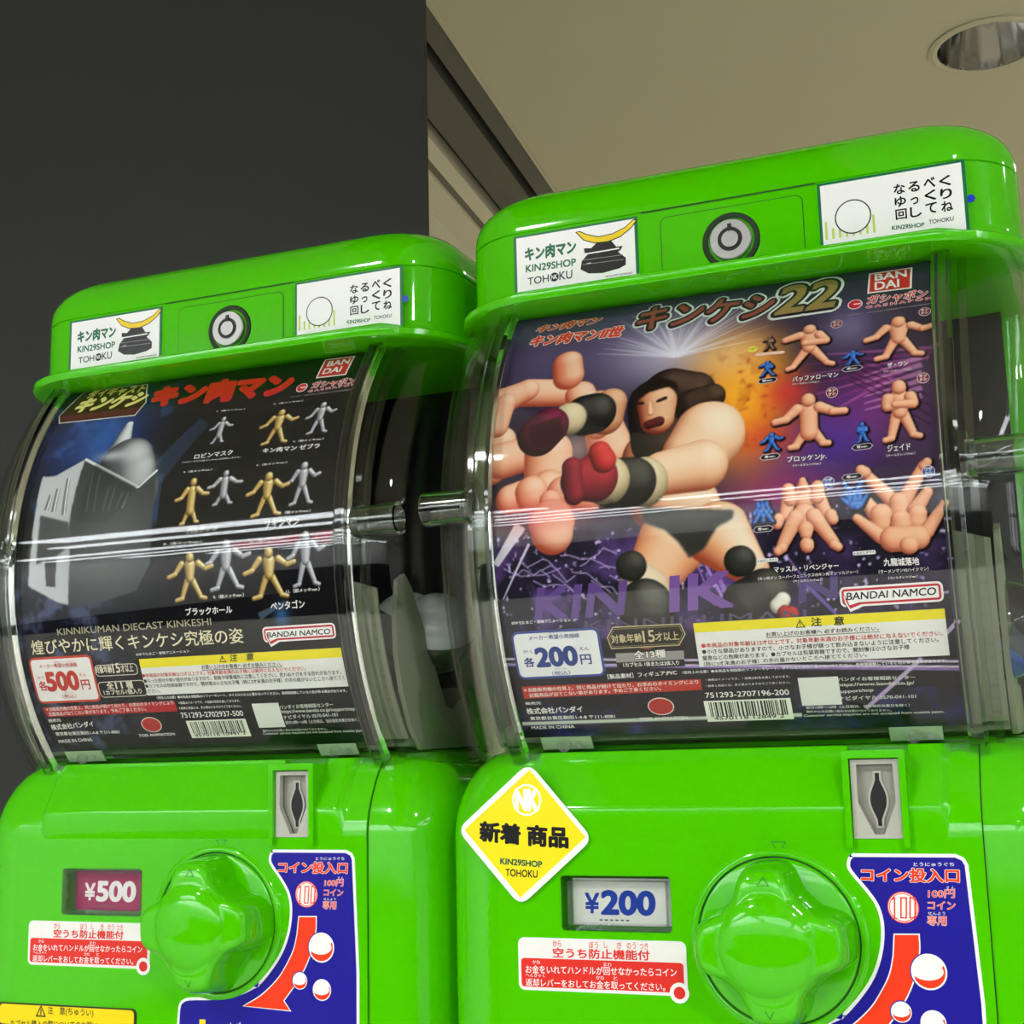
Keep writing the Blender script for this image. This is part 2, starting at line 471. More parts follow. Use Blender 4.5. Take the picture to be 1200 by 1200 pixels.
PL = {}
def PLAIN(c, rough=.3):
    k = (c, rough)
    if k not in PL: PL[k] = mat('vinyl_sheet', c, rough=rough, spec=.3, noise=.01)
    return PL[k]

def caution_art():
    a = Print(); R = '#e0342b'
    x0, z0 = CAUT['bl']; x1, z1 = CAUT['tr']
    a.rrect((x0+1.4, z0+1.5), (x1-1.6, z0+14.4), 1.6, R, 1)
    dot = (-48.1, -60.8)
    a.circ(dot, 4.5, '#f4f4f2', 2); a.circ(dot, 2.7, R, 3)
    a.text('空うち防止機能付', (-108.1, -47.2), (-61.5, -47.1), (-108.0, -42.9), R, 3, .03)
    for s, p, q in (('から', (-108.2, -42.4), (-103.9, -42.3)), ('ぼう', (-90.3, -42.5), (-85.8, -42.4)), ('し', (-83.0, -42.3), (-81.2, -42.3)), ('き', (-76.8, -42.4), (-74.6, -42.3)), ('のう', (-72.0, -42.4), (-67.7, -42.3)), ('つき', (-66.0, -42.5), (-61.9, -42.4))):
        a.text(s, p, q, (p[0], p[1]+2.9), R, 3, .005)
    w = '#fbeeee'
    a.text('お金をいれてハンドルが回せなかったらコイン', (-122.0, -54.6), (-49.1, -53.8), (-121.9, -51.0), w, 3, .012)
    a.text('返却レバーをおしてお金を取ってください。', (-122.1, -60.4), (-54.7, -60.2), (-122.0, -56.9), w, 3, .012)
    for s, p in (('かね', (-118.4, -50.3)), ('まわ', (-83.5, -50.4)), ('へんきゃく', (-122.0, -56.3)), ('かね', (-87.2, -56.3)), ('と', (-78.9, -56.3))):
        a.text(s, p, (p[0]+1.9*len(s), p[1]), (p[0], p[1]+1.7), w, 3)
    return a

def coin_art():
    a = Print(); B = '#1e1896'; OR = '#f23d1c'; WH = '#f2f2ef'
    inner = offset_poly(COIN_OUT, 1.5)
    a.poly(inner, B, 1)
    a.text('コイン投入口', (35.3, -11.3), (75.6, -11.4), (35.6, -5.8), OR, 5, .035, '#f6e9e6', .035)
    a.text('とうにゅうぐち', (57.5, -4.9), (74.1, -4.8), (57.6, -3.3), WH, 4, .01)
    c = (52.0, -22.0)
    a.circ(c, 6.6, OR, 2); a.circ(c, 6.2, WH, 3); a.ring(c, 5.9, .35, OR, 4)
    # the old-style numeral of the coin
    for (p, q) in (((48.7, -17.8), (48.1, -26.6)), ((51.4, -17.7), (50.8, -26.5)), ((53.6, -17.7), (53.0, -26.5)), ((55.2, -17.7), (54.5, -26.4)), ((57.2, -17.7), (56.6, -26.4))):
        a.line(p, q, .6, OR, 5)
    for (p, q) in (((51.4, -18.0), (53.6, -18.0)), ((50.8, -26.3), (53.1, -26.3)), ((55.1, -18.0), (57.2, -17.9)), ((54.6, -26.2), (56.6, -26.2)), ((47.0, -26.6), (49.1, -26.5)), ((47.3, -19.0), (48.7, -17.9))):
        a.line(p, q, .5, OR, 5)
    a.text('100円', (62.6, -17.9), (73.3, -17.7), (62.9, -14.6), OR, 5, .01, '#f6e9e6', .03)
    a.text('えん', (70.1, -14.5), (73.8, -14.4), (70.2, -13.0), WH, 4)
    a.text('コイン', (62.1, -22.5), (73.2, -22.5), (62.4, -19.3), OR, 5, .01, '#f6e9e6', .03)
    a.text('専用', (61.4, -29.1), (69.2, -29.1), (61.7, -25.2), OR, 5, .01, '#f6e9e6', .03)
    a.text('せんよう', (62.0, -24.9), (69.1, -24.8), (62.0, -23.6), WH, 4)
    # the orange chute and the white balls
    tl, tr = (47.7, -33.4), (57.5, -33.2)
    outer = [tl, (46.7, -42.0), (44.7, -49.5), (40.6, -57.1), (34.9, -64.8), (22.0, -75.3), (-2.5, -74.6)]
    innr = [(24.0, -80.0), (38.0, -75.0), (46.9, -64.9), (53.6, -53.0), (54.2, -52.0), (56.5, -44.5), tr]
    cap = [(22.0, -75.7), (42.3, -79.5), (38.5, -74.7)]
    shape = [tl, (46.7, -42.0), (44.7, -49.5), (40.6, -57.1), (34.9, -64.8), (25.4, -72.9), (15.2, -78.4), (42.3, -79.5), (38.5, -74.9), (47.6, -63.7), (53.6, -53.0), (57.1, -41.1), tr]
    shape = [shape[0]]+smooth(shape[1:7], 4)+[shape[7]]+smooth(shape[8:], 4)
    a.poly(offset_poly(shape, -.55), WH, 2); a.poly(shape, OR, 3)
    def ball(c, r, k):
        a.circ(c, r+.5, B, 4); a.circ(c, r, WH, 5)
        P = arc(c[0], c[1], r*.9, -150, 25, 14)
        Q = [(c[0]-.1*r+(x-c[0])*.98+.02*r, c[1]+.02*r+(y-c[1])*.55) for x, y in P][::-1]
        a.poly(P+Q, OR, 6)
    ball((60.8, -48.1), 7.4, 0); ball((48.3, -64.8), 4.3, 0); ball((61.1, -68.8), 5.3, 0)
    a.text('レバー', (7.1, -91.7), (16.7, -91.4), (7.0, -86.6), WH, 4, .01)
    a.rect((-12.0, -90.3), (-8.3, -86.2), '#f0d818', 3)
    return a

def machine(origin, label, price, price_bg, price_ink, left):
    root = empty('capsule_machine', origin, label, 'capsule machine', 'green capsule machines')
    housing(root)
    G = M['green']
    # door of the lower front: a plate that follows the shoulder, with a strip of painted gap shade round it
    outline = [(86.5, 47), (86.5, -190), (-30, -190), (-30, -112), (-36, -101), (-46, -97.5)] + arc(-111, -72.5, 25, 270, 180, 8) + [(-136, -20), (-136, 10), (-134, 24), (-128, 38), (-122, 47)]
    win = [(x, z) for x, z in rr(-103.4, -50.4, -34.9, -10.1, 1.8, 4)]
    slot = [(33.3, 6.6), (54.1, 6.6), (54.1, 40.5), (33.3, 40.5)]
    plate('front_door', outline, panel_map, -1.4, 0, G, root, holes=[win, slot], step=2)
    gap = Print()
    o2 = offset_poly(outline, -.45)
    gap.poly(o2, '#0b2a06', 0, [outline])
    g = gap.build('door_gap_shade', root, lambda x, z, l: panel_map(x, z, -1.15), M['seam'], step=2)  # dark strip coloured as the shade in the gap
    # bulge across the top of the door
    bp_ = [(5.5, .05), (8, -.25), (12, -.5), (19.3, -.7), (20.3, -.62), (21.2, -.38), (22.0, 0), (24, 1.1), (30, 4.2), (38, 8.6), (43, 11.8), (46.5, 15)]
    for xs in ([(-121, 1), (-119.5, .8), (-118, .35), (-116.5, .08), (-114, 0), (-80, 0), (-40, 0), (0, 0), (30.4, 0)], [(57, 0), (68, 0), (70.5, .08), (72, .35), (73.5, .8), (75, 1)]):
        loops = []
        for x, d in xs:
            loops.append([(x/1000, (y*(1-d)+(py(z)+.3)*d)/1000, z/1000) for z, y in bp_])
        V, F = loft(loops, closed=False, cap0=False, cap1=False)
        lab(mk('door_bulge', V, F, G, root, 50), 'rounded ridge across the top of the green door')
    # small triangle marks
    for c, s in (((0, 0), -1), ):
        a = Print(); tri = [(-3.2, 5.3), (3.2, 5.3), (0, .2)]
        a.poly(offset_poly(tri, -.25), '#2f8f08', 0, [offset_poly(tri, .35)])
        a.build('turn_mark', root, lambda x, y, l: panel_map(x, y, .08), M['seam2'], step=0)
    # price window
    pf = plate('price_window', rr(-103.4, -50.4, -34.9, -10.1, 1.8, 4), flat_map, -10, .9, M['frame'], root, holes=[rr(-100.0, -52.6, -32.2, -12.6, .6, 2)])
    card = plate('price_card', rr(-100.5, -51.5, -33, -12, .5, 2), flat_map, -8.5, -8.1, PLAIN(price_bg, .5), root)
    lab(card, 'price card reading %s' % price)
    a = Print()
    a.text(price[0], (-92.9, -28.3), (-86.2, -28.3), (-92.6, -19.4), price_ink, 1, .03)
    a.text(price[1:], (-84.5, -28.6), (-59.4, -28.7), (-84.1, -18.4), price_ink, 1, .045)
    for i in range(6): a.rect((-86+i*2.6, -31.8), (-84.4+i*2.6, -31.1), '#6a6a68', 1)
    a.build('price_print', card, lambda x, y, l: flat_map(x-1.6, y+.6, -8.0+l*.05), M['ink'], step=0)
    plate('price_cover', rr(-100.2, -52.4, -32.4, -12.4, .6, 2), flat_map, -2.2, -1.2, M['clear'], root)
    # coin bracket and coin plate
    br = [(30.2, 2.8), (33.0, 2.8), (33.0, 41.0), (54.4, 41.0), (54.4, 2.8), (57.2, 2.8), (57.2, 43.6), (56.6, 44.4), (30.8, 44.4), (30.2, 43.6)]
    plate('coin_bracket', br, flat_map, -22, 3.0, G, root)
    hexr = [(36.0, 38.4), (51.6, 38.4), (52.0, 22), (46.4, 8.4), (42.2, 8.4), (35.8, 22)]
    cp = plate('coin_plate', [(33.4, 6.7), (54.0, 6.7), (54.0, 40.4), (33.4, 40.4)], flat_map, -3, .6, M['grey'], root, holes=[hexr])
    plate('slot_recess', offset_poly(hexr, -.4), flat_map, -6.5, -4.2, M['greyd'], cp)
    cx = 44.2
    lens = [(cx-.9, 34.5), (cx-.9, 31.5)] + [(cx-.9-2.6*math.sin(math.pi*i/10), 31-16*i/10) for i in range(1, 10)] + [(cx-.9, 14.5), (cx-.7, 11.8), (cx+.9, 11.8), (cx+.9, 14.5)] + [(cx+.9+2.6*math.sin(math.pi*i/10), 15+16*i/10) for i in range(1, 10)] + [(cx+.9, 31.5), (cx+.9, 34.5)]
    plate('slot_rim', offset_poly(lens, -.9), flat_map, -4.3, -3.2, M['grey'], cp)
    plate('coin_slot', lens, flat_map, -4.3, -3.1, M['black'], cp)
    # turning knob
    kc = (-.0025, 0, -.037)
    def kr(c):
        f = min(1, max(0, (c-.12)/.88)); return .0326-.0088*f*f*(3-2*f)
    mk('knob_dish', *lathe([(.0400, .0006), (.0392, -.0004), (.0380, -.0012), (.0370, -.0013), (.0362, -.0010), (.0356, .0009), (.0350, -.0006), (.0338, -.0010), (.010, -.0010)], kc, 'y', 96), G, root, 30)
    mk('knob_gap_shade', *lathe([(.0361, -.0002), (.0354, -.0002), (.0354, .0005), (.0361, .0005)], kc, 'y', 96, True), M['seam'], root)  # dark ring that paints the shade of the groove
    loops = []
    for sc, h in ((1.07, -.0005), (1.05, -.010), (1.02, -.018), (1.0, -.0205), (.97, -.0228), (.92, -.0242), (.86, -.0248)):
        L = []
        for k in range(128):
            ph = 2*math.pi*k/128
            c = (1-math.cos(4*(ph-math.radians(3))))/2
            r = kr(c)*sc
            L.append((kc[0]+r*math.cos(ph), h, kc[2]+r*math.sin(ph)))
        loops.append(L)
    def mixr(t, h):
        L = []
        for k in range(128):
            ph = 2*math.pi*k/128; c = (1-math.cos(4*(ph-math.radians(3))))/2
            r = kr(c)*.86*(1-t)+.0208*t
            L.append((kc[0]+r*math.cos(ph), h, kc[2]+r*math.sin(ph)))
        return L
    loops += [mixr(.6, -.0252), mixr(1, -.0252)]
    for i in range(1, 9):
        a_ = i/8*math.pi/2*.98; r = .0205*math.cos(a_)
        loops.append([(kc[0]+r*math.cos(2*math.pi*k/128), -.0250-.0042*math.sin(a_), kc[2]+r*math.sin(2*math.pi*k/128)) for k in range(128)])
    kn = mk('knob', *loft(loops), G, root, 50)
    for s in (1, -1):
        a = Print(); tri = [(-2.5-2.6, -37+s*27.2-s*2), (-2.5+2.6, -37+s*27.2-s*2), (-2.5, -37+s*27.2+s*2)] if s == 1 else [(-5.1, -61.5), (.1, -61.5), (-2.5, -66)]
        a.poly(offset_poly(tri, -.2), '#2f8f08', 0, [offset_poly(tri, .3)])
        a.build('knob_mark', kn, lambda x, y, l: (x/1000, -.02505 if abs(y+37) < 27 else -.0249, y/1000), M['seam2'], step=0)
    # stickers
    x0, z0 = CAUT['bl']; x1, z1 = CAUT['tr']; dot = (-48.1, -60.8)
    dx = 3.2 if left else 0
    mv = lambda f: (lambda x, z, w: f(x+dx*0, z+(-.8 if left else 0)*0, w))
    out = rr(x0, x1, z0, z1, 3, 6)
    s_ = sticker('caution_sticker', root, out, flat_map, '#eaeae6', caution_art(), 'white and red sticker about the empty turn lock')
    sticker('coin_guide_sticker', root, COIN_OUT, flat_map, '#f2f2f0', coin_art(), 'blue coin guide sticker with an orange chute and white balls')
    if left:
        a = Print()
        tl = (-143.3, -83.7); trr = (-52.7, -83.0)
        a.rrect((tl[0]-.5, tl[1]-10.4), (trr[0]-.8, trr[1]-.6), 2.2, '#f2d90f', 1)
        a.rect((tl[0]-.6, -190), (trr[0]-.7, tl[1]-11.2), '#f2f2f0', 2)
        a.text('注　意(ちゅうい)', (-110.5, -88.4), (-79.9, -88.4), (-110.7, -83.8), '#2b2a20', 3, .015)
        c = (-115.2, -86.5); T = [(c[0]-3.6, c[1]-3), (c[0]+3.6, c[1]-3), (c[0], c[1]+3.4)]
        a.poly(T, '#2b2a20', 3, [offset_poly(T, .7)]); a.rect((c[0]-.35, c[1]-2.1), (c[0]+.35, c[1]+1.2), '#2b2a20', 3)
        a.text('カプセル購入の際についてのお願い', (-135.9, -95.7), (-77.0, -94.2), (-136.1, -91.9), '#2b2a20', 3, .01)
        sticker('notice_sticker', root, rr(tl[0]-2.2, trr[0]+.8, -190, tl[1]+.9, 3, 5), flat_map, '#2b2a20', a, 'yellow and white caution sticker on the lower door')
    # ---- lid
    Ls = []
    def lr(d, z, f=None, r=.036):
        return [(x, y, z) for x, y in rr(-.161+d, .123-d, .02+d if f is None else f, .34-d, r, 8)]
    rim = lambda d, z, f, r: [(x, y, z) for x, y in rr(-.161-d, .123+d, f, .34+d*.5, r, 8)]
    Ls = [rim(-.012, .2665, .110, .04), rim(-.006, .269, .026, .05), rim(.003, .2715, .003, .055), rim(.006, .2722, .0006, .058), rim(.007, .2735, 0, .058), rim(.007, .2765, 0, .058), rim(.006, .2772, .0008, .057), rim(.002, .2780, .006, .05), rim(-.0, .2797, .014, .042), lr(0, .2828, .0188, .038), lr(0, .285), lr(0, .3156), lr(.0007, .3160), lr(.0007, .3165), lr(0, .3169), lr(0, .319)]
    for i in range(1, 9):
        a_ = i/8*math.pi/2
        Ls.append(lr(.026*(1-math.cos(a_)), .319+.026*math.sin(a_), r=.036-.006*i/8))
    Ls.append(lr(.06, .3462, r=.03))
    mk('lid', *loft(Ls), G, root, 35)
    # lock door on the lid
    a = plate('lid_door', rr(-56.5, 31, 279, 315.4, 3, 5), lid_map, -1, .25, G, root)
    plate('lock_panel', rr(-46.5, 24.5, 276, 311.5, 3.5, 6), lid_map, -1, .7, G, root)
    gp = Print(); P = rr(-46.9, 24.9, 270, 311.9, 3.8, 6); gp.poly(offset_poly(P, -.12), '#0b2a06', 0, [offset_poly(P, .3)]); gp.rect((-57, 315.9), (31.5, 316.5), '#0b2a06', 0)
    gp.build('lid_gap_shade', root, lambda x, z, l: lid_map(x, z, .28), M['seam'], step=0)  # dark lines coloured as shade along the lid seams
    lc = (-.0111, .02, .2939)
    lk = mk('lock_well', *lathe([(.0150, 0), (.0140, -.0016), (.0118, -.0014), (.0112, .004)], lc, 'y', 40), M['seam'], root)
    lk = mk('lock', *lathe([(.0106, .003), (.0106, -.0028), (.0100, -.0034), (.0062, -.0034), (.0060, -.0024), (.0044, -.0024), (.0042, -.0038), (.0005, -.0038)], lc, 'y', 40), M['chrome'], root)
    lab(lk, 'round silver tubular lock')
    mk('keyhole', *lathe([(.0061, -.0028), (.0043, -.0028), (.0043, -.0024), (.0061, -.0024)], lc, 'y', 32, True), M['black'], lk)
    mk('key_notch', *box(lc[0]-.0009, lc[0]+.0009, lc[1]-.0040, lc[1]-.002, lc[2]+.004, lc[2]+.0078), M['black'], lk)
    # lid stickers
    def logo(a, bl, br, tl, c1):
        a.text('キン肉マン', bl, br, tl, c1, 4, .05)
    GD = '#0f6b45'
    s1 = Print()
    A0, A1 = (-126.8, 278), (-58.9, 315.0)
    s1.rect((A0[0]+1.6, A0[1]), (A1[0]-1.6, A1[1]-1.2), '#f4f4f4', 1)
    s1.text('キン肉マン', (-120.4, 300.6), (-92.4, 300.6), (-120.2, 307.6), GD, 3, .05)
    s1.text('KIN29SHOP', (-120.2, 294.4), (-92.6, 293.9), (-120.1, 298.2), GD, 3, .03)
    s1.text('TOH', (-119.4, 287.3), (-107.7, 287.5), (-119.3, 291.2), '#1a1a1a', 3, .01)
    s1.text('KU', (-101.8, 287.4), (-94.7, 287.4), (-101.7, 291.9), '#1a1a1a', 3, .01)
    c = (-104.5, 289.5); s1.circ(c, 2.4, '#1a1a1a', 3); s1.text('NK', (c[0]-1.6, c[1]-1.1), (c[0]+1.6, c[1]-1.1), (c[0]-1.6, c[1]+1.2), '#f4f4f4', 4, .02)
    s1.text('©YUDETAMAGO', (-76.8, 284.9), (-62.4, 284.9), (-76.7, 285.9), '#1a1a1a', 3, .01)
    # a plain helmet with a crescent
    k = (-77.0, 301.9); k = (k[0], k[1])
    cres = [(-91.4, 311.5), (-87.7, 307.1), (-82.0, 304.6), (-75.0, 304.0), (-68.0, 305.8), (-62.3, 309.5), (-59.4, 312.8), (-60.9, 313.1), (-65.4, 309.7), (-72.4, 307.4), (-80.0, 307.1), (-86.3, 309.4), (-90.1, 311.7)]
    s1.poly(offset_poly(cres, -.5), '#1a1a1a', 2); s1.poly(cres, '#f0cf1e', 3)
    hel = [(-90.1, 291.3), (-89.3, 295.6), (-85.4, 299.4), (-87.6, 299.8), (-87.8, 302.4), (-84.0, 301.8), (-80.7, 304.4), (-73.1, 304.2), (-70.4, 300.4), (-67.0, 300.3), (-68.3, 298.3), (-69.6, 297.5), (-65.6, 293.8), (-65.8, 290.0), (-69.3, 288.7), (-78.2, 287.6), (-85.7, 288.5)]
    s1.poly(hel, '#141414', 3)
    s1.poly([(-86.8, 294.0), (-84.3, 294.2), (-84.3, 293.6), (-86.8, 293.4)], '#f0f0f0', 4)
    s1.line((-87.9, 299.2), (-68.9, 299.3), .7, '#f4f4f4', 4); s1.line((-88.4, 296.1), (-67.2, 295.6), .35, '#8a8a8a', 4); s1.line((-88.9, 293.7), (-66.7, 293.1), .35, '#8a8a8a', 4)
    sticker('logo_sticker', root, [A0, (A1[0], A0[1]), A1, (A0[0], A1[1])], lid_map, GD, s1, 'white shop sticker with a black helmet on the lid', layer0=.35)
    s2 = Print(); B0, B1 = (32.2, 278), (100.8, 315.6)
    s2.rect((B0[0]+1.4, B0[1]), (B1[0]-1.6, B1[1]-1.3), '#f4f4f4', 1)
    for r_, row in enumerate(('なるべく', 'ゆっくり', '回してね')):
        for c_, ch in enumerate(row):
            px = [(68.1, 303.8), (74.8, 303.8), (81.9, 304.5), (89.0, 304.1)][c_]
            q = (px[0], px[1]-6.3*r_)
            g = .68 if ch in 'っ' else 1
            s2.text(ch, (q[0]+(1-g)*2, q[1]), (q[0]+(1-g)*2+5.0*g, q[1]), (q[0]+(1-g)*2, q[1]+4.9*g), '#1a1a1a', 3, .03)
    s2.text('KIN29SHOP', (65.9, 286.5), (80.6, 285.8), (66.0, 288.5), GD, 3, .03)
    s2.text('TOHOKU', (82.7, 286.6), (93.8, 286.5), (82.9, 288.6), '#1a1a1a', 3, .01)
    # plain round badge outline over pale green strokes
    for i in range(8):
        p = (34.8, 294.7); s2.rect((p[0]+i*3.2, p[1]-8), (p[0]+i*3.2+1.1, p[1]+(1 if i in (0, 7) else -3+.3*i)), '#c3d860', 2)
    c = (48.3, 296.3); s2.circ(c, 8.6, '#1a1a1a', 3, 40, 8.6); s2.circ(c, 8.0, '#f4f4f4', 4, 40, 8.0)
    sticker('request_sticker', root, [B0, (B1[0], B0[1]), B1, (B0[0], B1[1])], lid_map, GD, s2, 'white sticker asking to turn the knob slowly', layer0=.35)
    dotp = Print(); dotp.circ((102.2, 296), 2.0, '#1b3bc0', 0)
    dotp.build('blue_dot', root, lambda x, z, l: lid_map(x, z, .15), M['vinyl'], step=0)
    # ---- clear capsule chamber
    TH = [math.radians(-42.7+86.6*i/36) for i in range(37)]
    loops = []
    for th in TH:
        y, z = prof(th, .1695)
        yc = y+.006
        L = [(-.165, .14, z), (-.165, yc+.03, z)]
        L += [(-.135+.03*math.cos(math.radians(180+90*i/8)), yc+.03+.03*math.sin(math.radians(180+90*i/8)), z) for i in range(1, 9)]
        L += [(-.1275, yc, z), (-.1262, y, z), (.0855, y, z), (.0868, yc, z)]
        L += [(.093+.03*math.cos(math.radians(270+90*i/8)), yc+.03+.03*math.sin(math.radians(270+90*i/8)), z) for i in range(0, 9)]
        L += [(.123, .14, z)]
        loops.append(L)
    V, F = loft(loops, closed=False, cap0=False, cap1=False)
    ch = mk('chamber_window', V, F, M['clear'], root, 30)
    sm = ch.modifiers.new('wall', 'SOLIDIFY'); sm.thickness = .0022; sm.offset = -1
    # frame ribs at both ends of the front window
    for x, w in ((-.1288, .0042), (.0872, .0042)):
        loops = []
        for th in TH:
            pts = []
            for dx, dr in ((-1, -.0015), (-1, .0030), (-.6, .0042), (.6, .0042), (1, .0030), (1, -.0015)):
                y, z = prof(th, .1698+dr); pts.append((x+dx*w, y, z))
            loops.append(pts)
        mk('window_rib', *loft(loops), M['glass'], root, 30)
        loops = []
        for th in TH:
            pts = []
            for dx, dr in ((-1, -.004), (-1, .001), (1, .001), (1, -.004)):
                y, z = prof(th, .1640+dr); pts.append((x+(.0085 if x > 0 else -.0085)+dx*.0018, y, z))
            loops.append(pts)
        mk('inner_rib', *loft(loops), M['frame'], root, 30)
    for th, nm in ((TH[0]+.012, 'bottom_rail'), (TH[-1]-.02, 'top_rail')):
        y, z = prof(th, .1705)
        mk(nm, *box(-.1245, .083, y-.0012, y+.004, z-.0022, z+.0022), M['frame'], root)
    # side pegs
    for s, x0, x1 in ((1, .0935, .1185), (-1, -.1345, -.160)):
        y, z = prof(math.radians(2.5), .1695)
        mk('side_peg', *lathe([(.0082, x0), (.0086, x1), (.0068, x1), (.0064, x0+s*.004), (.0005, x0+s*.004)], (0, y+.002, z), 'x', 32), M['glass'], root, 40)
        mk('peg_boss', *lathe([(.0125, x0-s*.002), (.0118, x0+s*.001), (.009, x0+s*.002)], (0, y+.004, z), 'x', 32), M['frame'], root, 40)
    # rear shell, black sheet for the shade inside the chamber, hopper
    mk('rear_shell', *loft([[(x, y, z) for x, y in rr(-.165, .123, .12, .34, .02, 6)] for z in (.046, .275)]), G, root)
    mk('inside_shade_sheet', *box(-.158, .108, .112, .1195, .05, .268), M['black'], root)
    def hop(x0, x1):
        out = [(6, 138), (14, 142), (22, 136), (36, 116), (52, 92), (64, 74), (72, 72), (96, 74), (108, 66), (110, 52), (32, 50), (20, 62), (10, 80), (4, 100), (3, 120)]
        return plate('hopper_side', out, lambda a, b, w: ((x0+(x1-x0)*w), a/1000, b/1000), 0, 1, M['hopper'], root)
    plate('hopper_front', [(207, 8), (225.5, 8), (225.5, 96), (207, 102)], lambda X, S, w: poster_map(X, S, 0, RC-.006-w/1000), 0, 1.5, M['hopper'], root, step=5)
    hop(.1005, .1030); hop(-.1455, -.143)
    mk('hopper_floor', *loft([[(x, .022, .052), (x, .03, .060), (x, .06, .066), (x, .111, .086), (x, .111, .052)] for x in (-.1425, .100)]), M['hopper'], root)
    # latch tabs at the foot of the window
    for x0, x1 in ((-.1177, -.0917), (.0490, .0720)):
        p = plate('latch_tab', [(x0*1000+125.5, 3.4), (x1*1000+125.5, 3.4), (x1*1000+125.5, 10.9), (x0*1000+125.5, 10.9)], lambda X, S, w: poster_map(X, S, 0, RC-.0005+w/1000), 0, .8, M['tab'], root)
        y, z = prof(TH0+6.8/166, .1672)
        xc = (x0+x1)/2-.001
        mk('latch_ring', *lathe([(.0034, 0), (.0034, -.0012), (.0022, -.0012), (.0022, 0)], (xc, y, z), 'y', 24, True), M['frame'], p)
        mk('latch_pin', *lathe([(.0016, 0), (.0016, -.0012), (.0004, -.0012)], (xc+.0075, y, z), 'y', 16), M['frame'], p)
    return root

M['seam2'] = mat('embossed_green', (.16, .56, .01), rough=.4)
M['tab'] = mat('pale_clear_tab', (.66, .76, .62), rough=.35)

MR = machine((0, 0, 0), 'green capsule machine showing 200 yen on a white price card', '¥200', '#e4e4e2', '#2b46a8', False)
ML = machine((-.300, 0.0144, 0), 'green capsule machine showing 500 yen on a magenta price card', '¥500', '#a81c5c', '#f4eef0', True)

# new arrival sign on the right machine
D = [(-117.2, 42.2), (-86.1, 6.7), (-123.1, -24.2), (-155.1, 11.1)]
def round_poly(P, r, n=6):
    out = []
    for i in range(len(P)):
        a, b, c = Vector(P[i-1]), Vector(P[i]), Vector(P[(i+1) % len(P)])
        p = b+(a-b).normalized()*r; q = b+(c-b).normalized()*r
        for k in range(n+1):
            t = k/n; out.append(tuple(p*(1-t)**2+b*2*t*(1-t)+q*t*t))
    return out
dia = round_poly(D, 6)
da = Print()
da.poly([(-116.7, 38.9), (-89.6, 7.5), (-123.0, -20.3), (-151.2, 11.1)], '#f2e21a', 1)
c = (-118.6, 24.8); WHT = '#fafaf2'
da.ring(c, 7.4, .9, WHT, 2)
da.text('NK', (c[0]-5.4, c[1]-4.2), (c[0]+5.6, c[1]-4.6), (c[0]-5.4, c[1]+4.6), WHT, 2, .07)
da.text('新着', (-142.9, 5.9), (-122.6, 4.3), (-142.7, 14.8), '#181818', 2, .05)
da.text('商品', (-118.5, 3.9), (-98.6, 2.7), (-118.3, 13.0), '#181818', 2, .05)
da.text('KIN29SHOP', (-132.8, -4.9), (-111.7, -6.3), (-132.7, -2.2), '#0f5c4a', 2, .04)
da.text('TOHOKU', (-130.3, -10.4), (-114.1, -11.1), (-130.2, -7.1), '#181818', 2, .025)
# the sign stands a little off the sloping shoulder
sgn = plate('new_arrival_sign', dia, flat_map, 1.6, 2.3, PLAIN('#f4f4f2'), None)
tag(sgn, 'yellow diamond new arrival sign with a white border on the right machine', 'sign')
da.build('sign_print', sgn, lambda x, y, l: flat_map(x, y, 2.34+l*.05), M['vinyl'], step=0)

# capsules waiting in the chambers
def capsule(loc, rot, top, bot, label, group=None):
    r = empty('toy_capsule', loc, label, 'capsule', group); r.rotation_euler = rot
    R_ = .0225
    up = [(.0005, R_)]+[(R_*math.sin(a), R_*math.cos(a)) for a in [math.pi/2*i/10 for i in range(1, 11)]]
    lo = [(R_*1.03, .0015), (R_*1.03, -.001)]+[(R_*math.cos(a), -R_*math.sin(a)) for a in [math.pi/2*i/10 for i in range(0, 10)]]+[(.0005, -R_)]
    mk('capsule_top', *lathe(up, (0, 0, 0), 'z', 32), top, r)
    mk('capsule_base', *lathe(lo, (0, 0, 0), 'z', 32), bot, r)
    return r
capsule((-0.2004, 0.0750, 0.1140), (.5, .3, 0), M['white_cap'], M['dark_cap'], 'milky and smoky toy capsule, front one in the left machine')
capsule((-0.2356, 0.1100, 0.1204), (-.2, .5, 0), M['white_cap'], M['dark_cap'], 'milky and smoky toy capsule, rear one in the left machine')
capsule((0.0989, 0.0300, 0.0961), (.2, .9, 0), M['smoke'], M['blue_cap'], 'blue toy capsule behind the side window of the right machine')
